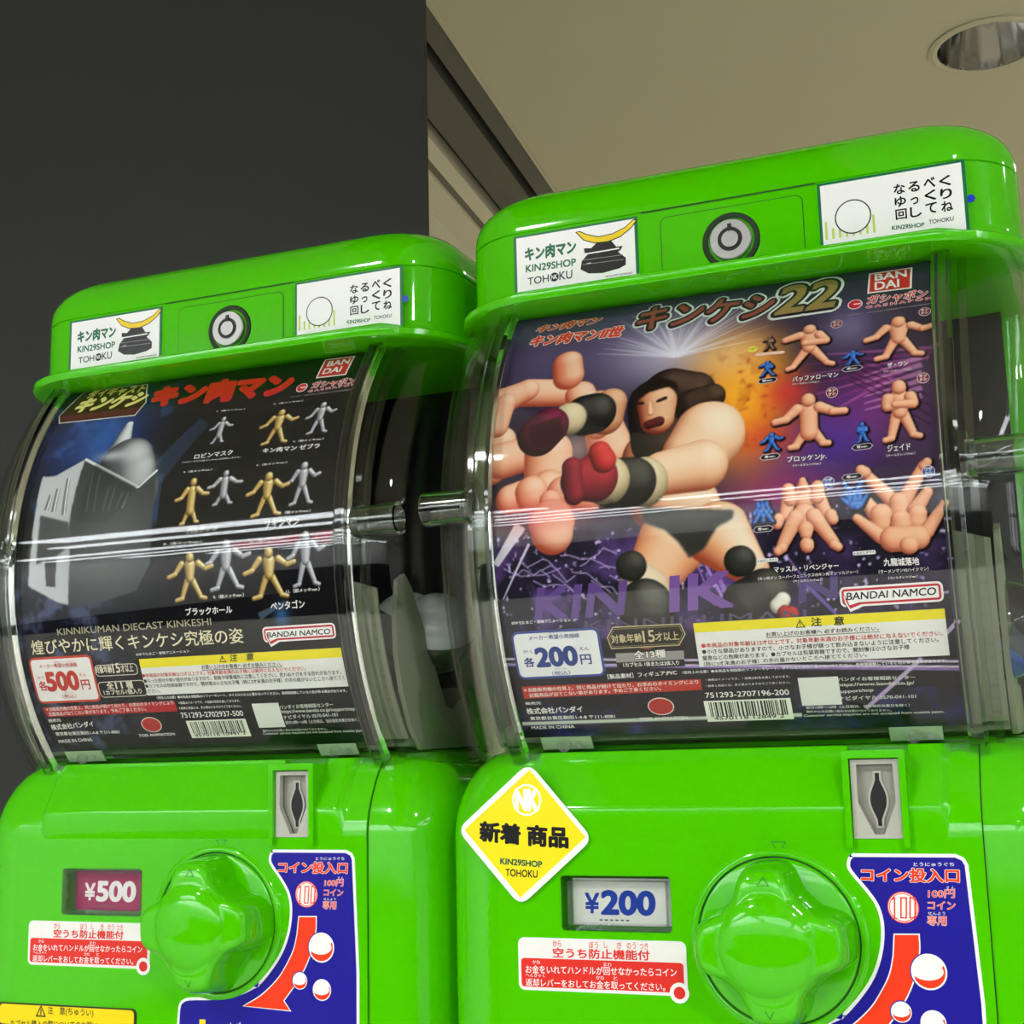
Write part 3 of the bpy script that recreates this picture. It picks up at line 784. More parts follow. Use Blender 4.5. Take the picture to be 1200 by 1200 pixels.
# ------------------------------------------------------------------ posters
PW, PH, STEP = 212.0, 250.0, .5
class Canvas:
    def __init__(s):
        s.nx = int(PW/STEP)+1; s.ny = int((PH-11)/STEP)+1
        s.X, s.Y = np.meshgrid(np.linspace(-1, PW-1, s.nx), np.linspace(11, PH, s.ny))
        s.c = np.zeros((s.ny, s.nx, 3)); s.rng = np.random.default_rng(7)
    def mix(s, a, col):
        a = np.clip(a, 0, 1)[..., None]; col = np.asarray(col, float)
        s.c = s.c*(1-a)+col*a
    def glow(s, p, rx, ry, col, k=1.0, pw=2.0):
        rx *= .7; ry *= .7
        d = ((s.X-p[0])/rx)**2+((s.Y-p[1])/ry)**2
        s.mix(k*np.exp(-d**(pw/2)), col)
    def noise(s, sc, seed=0, octv=4):
        r = np.random.default_rng(seed); out = 0; amp = 1; tot = 0
        for o in range(octv):
            gx, gy = int(PW/sc)+3, int(PH/sc)+3
            g = r.random((gy, gx)); u = (s.X+2)/sc; v = s.Y/sc
            i = np.clip(u.astype(int), 0, gx-2); j = np.clip(v.astype(int), 0, gy-2); fu = u-i; fv = v-j
            fu = fu*fu*(3-2*fu); fv = fv*fv*(3-2*fv)
            out = out+amp*((g[j, i]*(1-fu)+g[j, i+1]*fu)*(1-fv)+(g[j+1, i]*(1-fu)+g[j+1, i+1]*fu)*fv)
            tot += amp; amp *= .5; sc = max(sc/2, 1.0)
        return out/tot
    def inside(s, P):
        x, y = s.X, s.Y; r = np.zeros(x.shape, bool); n = len(P)
        for i in range(n):
            x1, y1 = P[i]; x2, y2 = P[(i+1) % n]
            if y1 == y2: continue
            r ^= ((y1 > y) != (y2 > y)) & (x < (x2-x1)*(y-y1)/(y2-y1)+x1)
        return r
    def poly(s, P, col, k=1.0, soft=0):
        m = s.inside(P).astype(float)
        if soft:
            for _ in range(soft):
                m[1:-1, 1:-1] = (m[1:-1, 1:-1]*2+m[:-2, 1:-1]+m[2:, 1:-1]+m[1:-1, :-2]+m[1:-1, 2:])/6
        s.mix(m*k, col)
    def limb(s, a, b, r0, r1, col, dark=None, lite=None, amb=.62, edge=.6):
        """soft shaded tapering limb of a printed figure"""
        col = np.array(col, float); ax, ay = a; dx, dy = b[0]-ax, b[1]-ay
        L2 = dx*dx+dy*dy+1e-9
        t = np.clip(((s.X-ax)*dx+(s.Y-ay)*dy)/L2, 0, 1)
        px, py_ = s.X-(ax+t*dx), s.Y-(ay+t*dy); r = r0+(r1-r0)*t
        d = np.sqrt(px*px+py_*py_); q = np.clip(d/r, 0, 1)
        nz = np.sqrt(1-q*q*.999); nx, ny = px/r, py_/r
        sh = np.clip(nx*.35+ny*.45+nz*.82, 0, 1)
        dark = np.array(dark if dark is not None else col*.45); lite = np.array(lite if lite is not None else np.minimum(1, col*1.15+.06))
        f = sh[..., None]
        c = np.where(f < amb, dark+(col-dark)*(f/amb), col+(lite-col)*((f-amb)/(1-amb)))
        al = np.clip((r-d)/edge+.5, 0, 1)[..., None]
        s.c = s.c*(1-al)+c*al
    def streak(s, a, b, w0, w1, col, k=1.0):
        ax, ay = a; dx, dy = b[0]-ax, b[1]-ay; L = math.hypot(dx, dy)
        t = ((s.X-ax)*dx+(s.Y-ay)*dy)/L/L; d = np.abs((s.X-ax)*dy-(s.Y-ay)*dx)/L
        w = w0+(w1-w0)*np.clip(t, 0, 1)
        s.mix(k*np.clip((w-d)/.5+.5, 0, 1)*((t > 0) & (t < 1)), col)
    def build(s, name, loc):
        V = []
        th = TH0+s.Y/166.0
        x = -.1255+s.X/1000; y = YC-RC*np.cos(th); z = ZC+RC*np.sin(th)
        co = np.stack([x, y, z], -1).reshape(-1, 3)
        ny, nx = s.ny, s.nx
        idx = np.arange(ny*nx).reshape(ny, nx)
        q = np.stack([idx[:-1, :-1], idx[:-1, 1:], idx[1:, 1:], idx[1:, :-1]], -1).reshape(-1, 4)
        me = bpy.data.meshes.new(name)
        me.vertices.add(len(co)); me.vertices.foreach_set('co', co.ravel())
        me.loops.add(q.size); me.loops.foreach_set('vertex_index', q.ravel().astype(np.int32))
        me.polygons.add(len(q)); me.polygons.foreach_set('loop_start', np.arange(0, q.size, 4, dtype=np.int32))
        me.update(calc_edges=True)
        a = me.color_attributes.new('ink', 'FLOAT_COLOR', 'POINT')
        c = np.clip(s.c, 0, 1); l = np.where(c <= .04045, c/12.92, ((c+.055)/1.055)**2.4)
        a.data.foreach_set('color', np.concatenate([l.reshape(-1, 3), np.ones((ny*nx, 1))], 1).ravel().astype(np.float32))
        me.shade_smooth(); me.materials.append(M['ink'])
        o = bpy.data.objects.new(name, me); COL.objects.link(o); o.location = loc
        sm = o.modifiers.new('sheet', 'SOLIDIFY'); sm.thickness = .0004; sm.offset = 1 if q is None else -1
        return o

def rgb(h): h = h.lstrip('#'); return [int(h[i:i+2], 16)/255 for i in (0, 2, 4)]

FIGS = {
 # toy figure poses in a unit box: limbs (x0, y0, x1, y1, r0, r1), heads last
 'guard': [(.45, .40, .22, .08, .085, .06), (.58, .40, .82, .10, .085, .06), (.22, .07, .12, .04, .055, .05), (.82, .09, .93, .05, .055, .05), (.5, .45, .5, .72, .14, .21), (.32, .75, .06, .68, .09, .07), (.68, .72, .80, .58, .09, .075), (.80, .56, .42, .56, .075, .07), (.5, .86, .5, .87, .10, .10)],
 'wide': [(.44, .40, .33, .10, .08, .06), (.56, .40, .70, .10, .08, .06), (.33, .07, .20, .04, .055, .05), (.70, .08, .80, .05, .055, .05), (.5, .45, .5, .70, .13, .19), (.33, .74, .20, .56, .08, .06), (.20, .55, .06, .50, .06, .055), (.67, .74, .82, .62, .08, .06), (.82, .62, .95, .66, .06, .055), (.5, .85, .5, .87, .10, .10)],
 'coat': [(.46, .30, .34, .08, .07, .06), (.56, .30, .66, .10, .07, .06), (.34, .05, .26, .04, .05, .045), (.66, .07, .74, .06, .05, .045), (.5, .28, .5, .70, .16, .16), (.36, .72, .22, .56, .085, .065), (.22, .55, .07, .52, .06, .055), (.64, .72, .80, .62, .085, .065), (.80, .61, .95, .60, .06, .055), (.5, .86, .5, .88, .095, .09)],
 'crossed': [(.42, .40, .30, .10, .10, .075), (.58, .40, .75, .12, .10, .075), (.30, .06, .16, .04, .06, .055), (.75, .09, .90, .06, .06, .055), (.5, .45, .5, .66, .16, .22), (.26, .68, .22, .56, .11, .09), (.74, .68, .80, .57, .11, .09), (.24, .55, .62, .58, .09, .07), (.78, .56, .40, .58, .09, .07), (.5, .84, .5, .87, .12, .11)],
 'press': [(.5, .72, .5, .80, .16, .15), (.30, .75, .24, .55, .10, .08), (.70, .75, .78, .55, .10, .08), (.30, .88, .32, .74, .09, .09), (.70, .88, .68, .74, .09, .09), (.5, .98, .5, .92, .05, .08), (.5, .46, .5, .52, .22, .20), (.38, .50, .16, .14, .11, .075), (.62, .50, .86, .14, .11, .075), (.16, .12, .10, .08, .07, .06), (.86, .12, .91, .08, .07, .06), (.12, .44, .14, .50, .075, .08), (.87, .44, .85, .50, .075, .08), (.5, .34, .5, .28, .13, .10), (.5, .14, .5, .12, .085, .08)],
 'drop': [(.46, .55, .16, .90, .085, .06), (.54, .55, .78, .93, .085, .06), (.16, .92, .12, .95, .065, .06), (.79, .93, .82, .97, .06, .05), (.5, .44, .5, .56, .15, .13), (.24, .45, .14, .62, .09, .06), (.66, .46, .80, .64, .09, .06), (.30, .34, .30, .44, .12, .12), (.66, .34, .68, .42, .12, .10), (.5, .32, .5, .36, .12, .11), (.28, .20, .04, .42, .08, .05), (.76, .22, .97, .50, .08, .05), (.40, .16, .66, .16, .17, .16), (.56, .08, .57, .08, .085, .085)],
}
def figure(cv, pose, p, q, col, dark=None, lite=None, rs=1.0, amb=.62):
    """p = lower left, q = upper right of the figure's box in mm"""
    w, h = q[0]-p[0], q[1]-p[1]; m = math.sqrt(abs(w*h))
    L = [(*g[:4], g[4]*(1.12 if i == len(FIGS[pose])-1 else .82 if g[4] > .12 else 1.0), g[5]*(1.12 if i == len(FIGS[pose])-1 else .82 if g[4] > .12 else 1.0)) for i, g in enumerate(FIGS[pose])]
    for x0, y0, x1, y1, r0, r1 in L:                       # soft dark outline first
        cv.limb((p[0]+x0*w+.5, p[1]+y0*h-.5), (p[0]+x1*w+.5, p[1]+y1*h-.5), r0*m*rs+.6, r1*m*rs+.6, [.10, .05, .07], [.10, .05, .07], [.10, .05, .07])
    for x0, y0, x1, y1, r0, r1 in L:
        cv.limb((p[0]+x0*w, p[1]+y0*h), (p[0]+x1*w, p[1]+y1*h), r0*m*rs, r1*m*rs, col, dark, lite, amb, .35)

# --- helpers shared by both sheets
def bubble(a, tl, tr, br, bl, tail, bt, bw, th):
    x0 = (tl[0]+bl[0])/2; x1 = (tr[0]+br[0])/2; y1 = (tl[1]+tr[1])/2; y0 = (bl[1]+br[1])/2
    def shape(d):
        r = max(.4, 2.4-d)
        P = rr(x0+d, x1-d, y0+d, y1-d, r, 5)
        # tail cut in at the lower left
        i = 17
        return P[:i+1]+[(x0+d+.3, y0+6-d*.2), (tail[0]-.1, tail[1]+d*1.6), (x0+9.6-d*.8, y0+d)]+P[18:]
    a.poly(shape(0), '#f6f0f0', 1); a.poly(shape(.9), '#c8203a', 2); a.poly(shape(1.9), '#f6f4f4', 3)
    a.text('BANDAI NAMCO', bt, bw, th, '#1c1c22', 4, .022)

def maker(a, P, t1, t2):
    a.poly(offset_poly(P, -.9), '#f2e6e2', 1); a.poly(P, '#c4262c', 2)
    a.text('BAN', *t1, '#f6eeee', 3, .03); a.text('DAI', *t2, '#f6eeee', 3, .03)

def toyline(a, c, r, T, T2, T3):
    a.circ(c, r, '#f4eaea', 1); a.circ(c, r*.86, '#cf2233', 2); a.rect((c[0]-r*.2, c[1]-.5), (c[0]+r*.75, c[1]+.4), '#f4eaea', 3)
    a.text('ガシャポン', *T, '#d42438', 3, .03, '#f4eaea', .045)
    a.text('G A S H A P O N', *T2, '#d42438', 3, .03, '#f4eaea', .05)
    a.text('「ガシャポン」「GASHAPON」は株式会社バンダイの日本登録商標です。', *T3, '#b9b3b9', 3)

def warn(a, bl, br_, tl):
    T = [bl, br_, ((bl[0]+br_[0])/2, tl[1])]; h = tl[1]-bl[1]
    a.poly(T, '#26220c', 3, [offset_poly(T, .4)]); m = (bl[0]+br_[0])/2
    a.rect((m-.2, bl[1]+h*.36), (m+.2, bl[1]+h*.7), '#26220c', 3); a.rect((m-.2, bl[1]+h*.2), (m+.2, bl[1]+h*.28), '#26220c', 3)

def barcode(a, p, q, digits, d0, d1, seed):
    a.rect(p, q, '#eef0e4', 1); r = random.Random(seed); x = min(p[0], q[0])+2.2; x1 = max(p[0], q[0])-2.2
    y0 = min(p[1], q[1])+2.6; y1 = max(p[1], q[1])-.8
    while x < x1:
        w = r.choice((.35, .35, .6, .9)); a.rect((x, y0), (min(x+w, x1), y1), '#151a14', 2); x += w+r.choice((.35, .4, .65, .9))
    a.text(digits, d0, d1, (d0[0], d0[1]+1.9), '#151a14', 3, .012)

W_ = '#f2efee'
def T(bl, br, h): return (bl, br, (bl[0], bl[1]+h*.5))

# places on the poster print, as a smooth fit: grid(column, row) -> mm
def grid_la(x, y):
    b = (1, x, y, x*y, x*x, y*y, y**3, x*y*y)
    return (sum(i*j for i, j in zip(b, [-106.617, 0.163253, 0.187032, -5.85238e-05, -8.43414e-06, -0.000126601, 2.97545e-08, 2.32828e-08])), sum(i*j for i, j in zip(b, [328.885, -0.0386579, -0.279688, 4.49759e-05, 1.2261e-06, 0.000150905, -4.28338e-08, -1.81534e-08])))
def grid_lb(x, y):
    b = (1, x, y, x*y, x*x, y*y, y**3, x*y*y)
    return (sum(i*j for i, j in zip(b, [53.1223, 0.135206, 0.107052, -3.7546e-05, -6.9371e-06, -7.42878e-05, 1.73428e-08, 1.53787e-08])), sum(i*j for i, j in zip(b, [288.225, -0.0299556, -0.219217, 3.35701e-05, 1.00394e-06, 0.000110055, -3.26065e-08, -1.3847e-08])))
def grid_rb(x, y):
    b = (1, x, y, x*y, x*x, y*y, y**3, x*y*y)
    return (sum(i*j for i, j in zip(b, [102.938, 0.110295, 0.0228535, -1.96267e-05, -6.11782e-06, -1.83835e-05, 3.43974e-09, 8.44362e-09])), sum(i*j for i, j in zip(b, [276.95, -0.0296234, -0.213807, 3.25944e-05, 1.35584e-06, 0.000106808, -3.28941e-08, -1.3458e-08])))
def grid_rc(x, y):
    b = (1, x, y, x*y, x*x, y*y, y**3, x*y*y)
    return (sum(i*j for i, j in zip(b, [-7.27324, 0.112084, -5.50662e-05, -5.49166e-06, -6.10768e-06, -9.82325e-06, -3.5335e-09, 6.84257e-09])), sum(i*j for i, j in zip(b, [135.77, -0.0100368, -0.10759, 6.50865e-06, 3.67433e-07, 1.64217e-05, -1.5399e-08, -1.11348e-09])))
def grid_rd(x, y):
    b = (1, x, y, x*y, x*x, y*y, y**3, x*y*y)
    return (sum(i*j for i, j in zip(b, [110.557, 0.097549, -0.00497093, -2.48721e-06, -4.96332e-06, -5.33136e-06, -1.50476e-09, 4.7766e-09])), sum(i*j for i, j in zip(b, [124.854, -0.00871953, -0.0981508, 5.41764e-06, 3.23181e-07, 9.69642e-06, -1.19016e-08, -9.64e-10])))
# ================================================================== right poster
cv = Canvas()
cv.c[:] = rgb('#3b3540')
n1 = cv.noise(30, 1); n2 = cv.noise(12, 2); n3 = cv.noise(5, 3)
hz = np.clip((cv.Y-70)/170, 0, 1)[..., None]
cv.c = np.array(rgb('#17141a'))*(1-hz)+np.array(rgb('#322a44'))*hz
cv.mix(.5*np.clip((n1-.35)*2, 0, 1)*(cv.X < 130), rgb('#4a3a6e'))
cv.glow((23.1, 209.8), 40, 40, rgb('#6c5f86'), .6)
cv.glow((89.5, 205.4), 48, 34, rgb('#c9c3dc'), .85)
cv.glow((143.3, 145.5), 45, 26, rgb('#4a2d92'), .9)
cv.glow((165.1, 148.1), 28, 24, rgb('#33329a'), .85)
cv.glow((184.0, 159.2), 36, 34, rgb('#8c3a86'), .75)
cv.glow((203.0, 141.0), 22, 40, rgb('#4e3a58'), .75)
cv.glow((139.5, 124.1), 34, 16, rgb('#a32a78'), .8)
cv.glow((121.0, 171.7), 34, 52, rgb('#f28a1e'), 1.0, 3)
cv.glow((126.0, 172.2), 22, 34, rgb('#f9b62c'), .95)
cv.glow((116.2, 195.4), 30, 20, rgb('#f3c98c'), .7)
cv.glow((143.7, 170.9), 16, 14, rgb('#d8303a'), .75)
cv.glow((133.8, 149.6), 26, 15, rgb('#d63a2a'), .6)
cv.glow((171.4, 204.3), 20, 22, rgb('#8b80a8'), .7)
cv.mix(.35*np.clip((n3-.55)*5, 0, 1)*np.exp(-((cv.X-(123.1, 166.9)[0])/30)**2-((cv.Y-(123.1, 166.9)[1])/34)**2), rgb('#b33a12'))
for i in range(14):                                        # scattered embers
    r_ = random.Random(i); p = (123.0, 171.4)
    cv.limb((p[0]+r_.uniform(-4, 30), p[1]+r_.uniform(-28, 22)), (p[0]+r_.uniform(-4, 30), p[1]+r_.uniform(-28, 22)) if 0 else (p[0]+r_.uniform(-4, 30), p[1]+r_.uniform(-28, 22)), .4, .4, rgb('#d96a16')) if 0 else cv.glow((p[0]+r_.uniform(-6, 30), p[1]+r_.uniform(-30, 22)), r_.uniform(.8, 2.2), r_.uniform(.8, 2), rgb('#b8431a'), .7)
o_ = (90.0, 199.8)
for i in range(34):                                        # star burst
    r_ = random.Random(100+i); a_ = math.radians(8+i*165/34+r_.uniform(-3, 3)); l = r_.uniform(26, 60)
    cv.streak(o_, (o_[0]+l*math.cos(a_), o_[1]+l*math.sin(a_)), r_.uniform(.6, 1.4), .1, rgb('#e6e2f4'), r_.uniform(.15, .5))
for i in range(7):
    a_ = (148.3, 190.2); b_ = (214.2, 188.1)
    cv.streak((a_[0]+i*2, a_[1]-i*5.5), (b_[0]-i*4, b_[1]-i*2.2-3), .25, 1.1, rgb('#8c2f80') if i % 2 else rgb('#c05fae'), .5)
for i in range(6):
    a_ = grid_rb(620, 470+i*22); cv.streak(a_, (a_[0]+34, a_[1]-16-i*2), .35, .35, rgb('#2a1420'), .6)
    cv.streak(grid_rb(690, 560+i*32), grid_rb(960, 470+i*36), .3, 1.3, rgb('#d99ac8'), .55)
# floor: cracked dark stage with violet lightning
f_ = np.clip((72-cv.Y)/14, 0, 1)
cv.mix(np.clip((118-cv.Y)/22, 0, 1)*.85, rgb('#1e1a2c'))
cv.mix(np.clip((n2-.42)*3, 0, 1)*np.clip((118-cv.Y)/16, 0, 1)*(cv.Y > 62)*np.where(cv.X > 120, .35, .75), rgb('#6c4a9c'))
cv.mix(np.clip((cv.noise(2.4, 9, 2)-.72)*6, 0, 1)*(cv.Y < 116)*(cv.Y > 68), rgb('#c8b4ea'))
cv.mix(np.clip((66-cv.Y)/10, 0, 1), rgb('#1b181f'))
for i in range(12):
    r_ = random.Random(40+i); p = grid_rc(120+i*45, 330); x, y = p[0], p[1]+r_.uniform(-8, 6)
    for k in range(5):
        nx_, ny_ = x+r_.uniform(2, 7), y+r_.uniform(-4, 3)
        cv.streak((x, y), (nx_, ny_), .25, .25, rgb('#cdb6f0'), .8); x, y = nx_, ny_
cv.streak((0.9, 100.9), (14.6, 118.7), 1.6, 3.0, rgb('#e8e4f2'), .9); cv.streak((3.1, 84.3), (18.5, 109.7), .3, .7, rgb('#dcd6f0'), .9)
cv.streak((101.7, 97.4), (112.6, 70.3), .7, .7, rgb('#b08adf'), .9); cv.streak((99.4, 93.7), (105.3, 74.8), .3, .3, rgb('#b08adf'), .8)
cv.streak((107.9, 89.2), (116.1, 67.2), 1.1, .9, rgb('#9a74cf'), .9); cv.streak((144.9, 84.8), (159.0, 67.6), 1.0, .7, rgb('#6f55b4'), .9)
cv.streak((140.2, 94.6), (145.9, 85.6), .3, .3, rgb('#b08adf'), .8)
# lower band
for k in (745, 770): cv.streak(grid_rc(130, k+25), grid_rd(1150, k+35), .55, .55, rgb('#d9c8ea'), .95)
cv.streak((-0.9, 51.8), (209.1, 39.3), .5, .5, rgb('#a07fd0'), .9)
cv.mix(np.clip((n2-.5)*3, 0, 1)*(cv.Y < 32)*.8, rgb('#3c3a8a'))
cv.streak((166.2, 21.7), (192.9, 45.5), .9, .9, rgb('#cbb2de'), .9); cv.streak((204.2, 56.2), (210.5, 62.5), .9, .9, rgb('#cbb2de'), .9)
cv.streak((0.8, 19.5), (137.4, 19.4), 1.0, 1.0, rgb('#dfe6da'), .9)
def limb_(a, b, r0, r1, *k, **q): cv.limb(a, b, r0*.56, r1*.56, *k, **q)
# -- generic pale mannequins behind
SK = rgb('#e9a583'); SD = rgb('#a2452c'); SL = rgb('#f6d3b8'); RS = rgb('#e28a68')
for a_, b_, r0, r1 in (((-1.0, 148.2), (3.9, 162.3), 15, 14), ((4.5, 152.1), (28.7, 156.2), 17, 15), ((28.8, 152.8), (29.1, 133.4), 22, 22), ((29.1, 133.4), (30.5, 120.9), 21, 15),
                       ((14.7, 188.9), (36.3, 185.8), 15, 14), ((2.7, 185.5), (14.6, 190.2), 15, 12), ((0.9, 170.9), (4.0, 184.0), 11, 10), ((52.4, 176.2), (59.9, 152.6), 15, 20), ((43.1, 183.7), (53.2, 164.5), 14, 12)):
    limb_(a_, b_, r0, r1, SK, SD, SL)
limb_((35.8, 195.7), (34.0, 205.0), 14.5, 14, RS, SD, SL)
cv.glow((43.9, 154.4), 12, 14, rgb('#f6c6b4'), .5)
limb_((9.4, 132.1), (29.1, 135.5), 13, 16, SK, SD, SL); limb_((29.1, 135.5), (49.4, 129.5), 16, 13, SK, SD, SL)
limb_((20.4, 134.3), (20.4, 132.2), 15, 14, rgb('#e59a78'), SD, SL); limb_((36.6, 132.7), (36.6, 131.2), 15, 14, rgb('#e59a78'), SD, SL)
limb_((30.1, 129.2), (30.4, 125.1), 10, 9, SK, SD, SL); limb_((30.4, 118.4), (30.4, 114.3), 21, 19, rgb('#eaae8c'), SD, SL)
pass
cv.mix(.5*np.exp(-((cv.X-(25.7, 123.4)[0])/30)**2-((cv.Y-(25.7, 123.4)[1])/9)**2), rgb('#e8524a'))
# -- the boxer in front (an anonymous figure)
BK = rgb('#26231f'); BKL = rgb('#55534d'); TAN = rgb('#c9b48c'); TL = rgb('#eadbb8')
limb_((80.8, 145.1), (83.4, 124.4), 27, 26, rgb('#d98c66'), rgb('#6a2418'), rgb('#f4c49a'))        # chest
limb_((88.6, 125.9), (98.4, 121.1), 26, 24, rgb('#e5b08c'), rgb('#8a3a24'), rgb('#f8dcc0'))
for a_, b_, r0, r1 in (((83.9, 154.2), (82.3, 173.4), 25, 26), ((98.7, 177.1), (88.3, 178.6), 21, 25), ((107.9, 173.5), (98.9, 170.2), 13, 16)):
    limb_(a_, b_, r0, r1, rgb('#2c201a'), rgb('#140d0a'), rgb('#5c453a'), .7)                  # hair
cv.mix(np.clip((n3-.5)*4, 0, 1)*.5*np.exp(-((cv.X-(107.9, 175.8)[0])/12)**2-((cv.Y-(107.9, 175.8)[1])/14)**2), rgb('#8a6450'))
limb_((82.6, 165.4), (82.3, 173.4), 15, 17.5, rgb('#d8956e'), rgb('#7a2f1c'), rgb('#f3c7a2'))        # face
cv.poly([(69.2, 181.2), (75.3, 185.3), (83.5, 187.8), (91.1, 184.2), (93.0, 177.9), (88.1, 182.2), (77.7, 180.0), (71.2, 175.0)], rgb('#1e1511'), 1, 2)
limb_((71.9, 174.9), (75.1, 174.4), 1.6, 1.5, rgb('#2a1410')); limb_((82.7, 174.6), (86.3, 175.8), 1.5, 1.6, rgb('#2a1410'))
limb_((78.6, 173.9), (79.1, 168.7), 1.6, 2.8, rgb('#e6a880'), rgb('#a85c3c'), rgb('#f8d6b6'))
limb_((78.5, 162.5), (83.7, 163.6), 4.2, 4.6, rgb('#4a1a1a'), rgb('#2a0c0c'), rgb('#6c2a2a'))
limb_((107.2, 153.7), (100.1, 145.1), 31, 27, rgb('#efc09a'), rgb('#9a4a2c'), rgb('#fbe6cc'))        # shoulder, upper arm
limb_((104.0, 139.6), (84.8, 137.5), 22, 19, rgb('#eab58e'), rgb('#96482c'), rgb('#fae0c4'))       # forearm across
for p_, q_, c_, l_ in (((75.6, 134.2), (72.5, 134.3), TAN, TL), ((70.4, 134.9), (60.5, 135.4), BK, BKL), ((57.4, 136.8), (56.7, 136.5), TAN, TL)):
    limb_(p_, q_, 21.5 if c_ is BK else 22, 21.5 if c_ is BK else 20, c_, None, l_, .7)
limb_((51.6, 138.7), (45.2, 137.7), 22, 18, rgb('#8a2430'), rgb('#3c0e1a'), rgb('#c43a44'), .7)
limb_((56.9, 146.5), (54.7, 151.1), 11, 10, rgb('#c02c30'), rgb('#5a121a'), rgb('#e04a48'), .7)
limb_((40.9, 145.0), (42.0, 131.2), 9, 9, rgb('#7a2030'), rgb('#3c0e1a'), rgb('#a8343e'), .7)
limb_((58.9, 176.6), (57.2, 168.6), 15, 16, rgb('#c98a64'), rgb('#7c3c28'), rgb('#eec09a'))
limb_((51.1, 172.2), (46.3, 171.7), 20, 20, BK, rgb('#0c0b0a'), BKL, .75)
limb_((38.2, 170.4), (37.5, 170.2), 16.5, 16, TAN, None, TL)
limb_((28.0, 167.6), (23.3, 163.5), 19, 20, rgb('#5c1c34'), rgb('#22080f'), rgb('#8a2c50'), .75)
cv.poly([(17.9, 168.8), (34.2, 172.7), (35.9, 163.1), (28.7, 156.2), (19.7, 159.3)], rgb('#2a0d12'), .75, 4)
# legs and trunks
limb_((87.2, 103.4), (74.6, 86.6), 29, 20, rgb('#e9a679'), rgb('#a24a2c'), rgb('#fbe2c4'))
limb_((110.3, 106.4), (123.5, 90.1), 28, 15, rgb('#e9a679'), rgb('#9c4428'), rgb('#fbe6cc'))
limb_((74.3, 84.7), (70.8, 64.7), 18, 15, rgb('#e2b08c'), rgb('#a25a3c'), rgb('#f4dcc0'))
limb_((73.6, 78.3), (73.1, 74.3), 25, 24, rgb('#2e2d28'), rgb('#141310'), rgb('#6b6a62'), .7)
limb_((72.8, 84.8), (74.3, 84.2), 21, 20, rgb('#d9bd9c'), rgb('#8a6a4c'), rgb('#f0dcc0'))
limb_((73.4, 76.7), (73.2, 74.8), 23, 23, rgb('#2e2d28'), rgb('#141310'), rgb('#6b6a62'), .7)
limb_((129.1, 79.1), (120.8, 73.8), 20, 22, rgb('#2e2d28'), rgb('#161512'), rgb('#5b5a52'), .7)
limb_((134.2, 73.0), (136.4, 75.7), 7, 6, rgb('#ddd8cc'), rgb('#8a8478'), rgb('#f4f2ea')); limb_((137.5, 68.9), (139.5, 69.2), 8, 6, rgb('#a52a24'))
cv.poly([(74.1, 122.2), (117.9, 117.4), (117.2, 113.6), (109.6, 110.3), (103.0, 100.8), (95.8, 97.4), (90.9, 105.6), (85.7, 110.8), (75.8, 115.1)], rgb('#33322d'), 1, 3)
cv.mix(.25*np.exp(-((cv.X-(98.0, 114.2)[0])/28)**2-((cv.Y-(98.1, 115.2)[1])/5)**2), rgb('#8a8880'))
limb_((67.7, 95.5), (68.5, 95.8), 12.6, 12.6, rgb('#34332e'), rgb('#1c1b18'), rgb('#55544e'), .8)
limb_((118.6, 94.1), (119.3, 94.2), 12.6, 12.6, rgb('#34332e'), rgb('#1c1b18'), rgb('#55544e'), .8)
# -- toy figures
PE = rgb('#eba27e'); PD = rgb('#a85740'); PLI = rgb('#f9c8a6')
figure(cv, 'guard', (140.6, 182.3), (165.9, 209.5), PE, PD, PLI)
figure(cv, 'wide', (177.1, 182.1), (209.6, 206.6), PE, PD, PLI)
figure(cv, 'coat', (135.3, 142.4), (170.8, 169.4), PE, PD, PLI)
figure(cv, 'crossed', (182.8, 141.2), (202.7, 171.6), PE, PD, PLI)
figure(cv, 'press', (133.1, 94.6), (165.6, 128.4), PE, PD, PLI)
figure(cv, 'drop', (170.2, 92.4), (210.0, 132.0), PE, PD, PLI)
BL = rgb('#2f68c4'); BD = rgb('#173a82'); BLI = rgb('#5a94e4')
for pz, p_, q_ in (('guard', (130.3, 180.9), (138.0, 190.0)), ('wide', (168.2, 181.7), (178.1, 189.7)), ('wide', (130.7, 142.9), (141.7, 151.7)), ('crossed', (173.2, 142.5), (179.4, 152.4)), ('press', (125.7, 110.0), (136.0, 120.6)), ('drop', (165.5, 112.8), (177.3, 125.8))):
    figure(cv, pz, p_, q_, BL, BD, BLI)
figure(cv, 'guard', (131.8, 196.1), (137.4, 205.1), rgb('#5a4030'), rgb('#1e120c'), rgb('#d8b090'))
PR = cv.build('toy_poster', (0, 0, 0))
tag(PR, 'purple and orange toy poster with a black-gloved boxer, in the 200 yen machine', 'poster')
pm = lambda x, y, l: poster_map(x, y, l+1.5)
def part(name, a, poster, label=None):
    o = a.build(name, poster, pm, M['ink'])
    if label: lab(o, label)
    return o

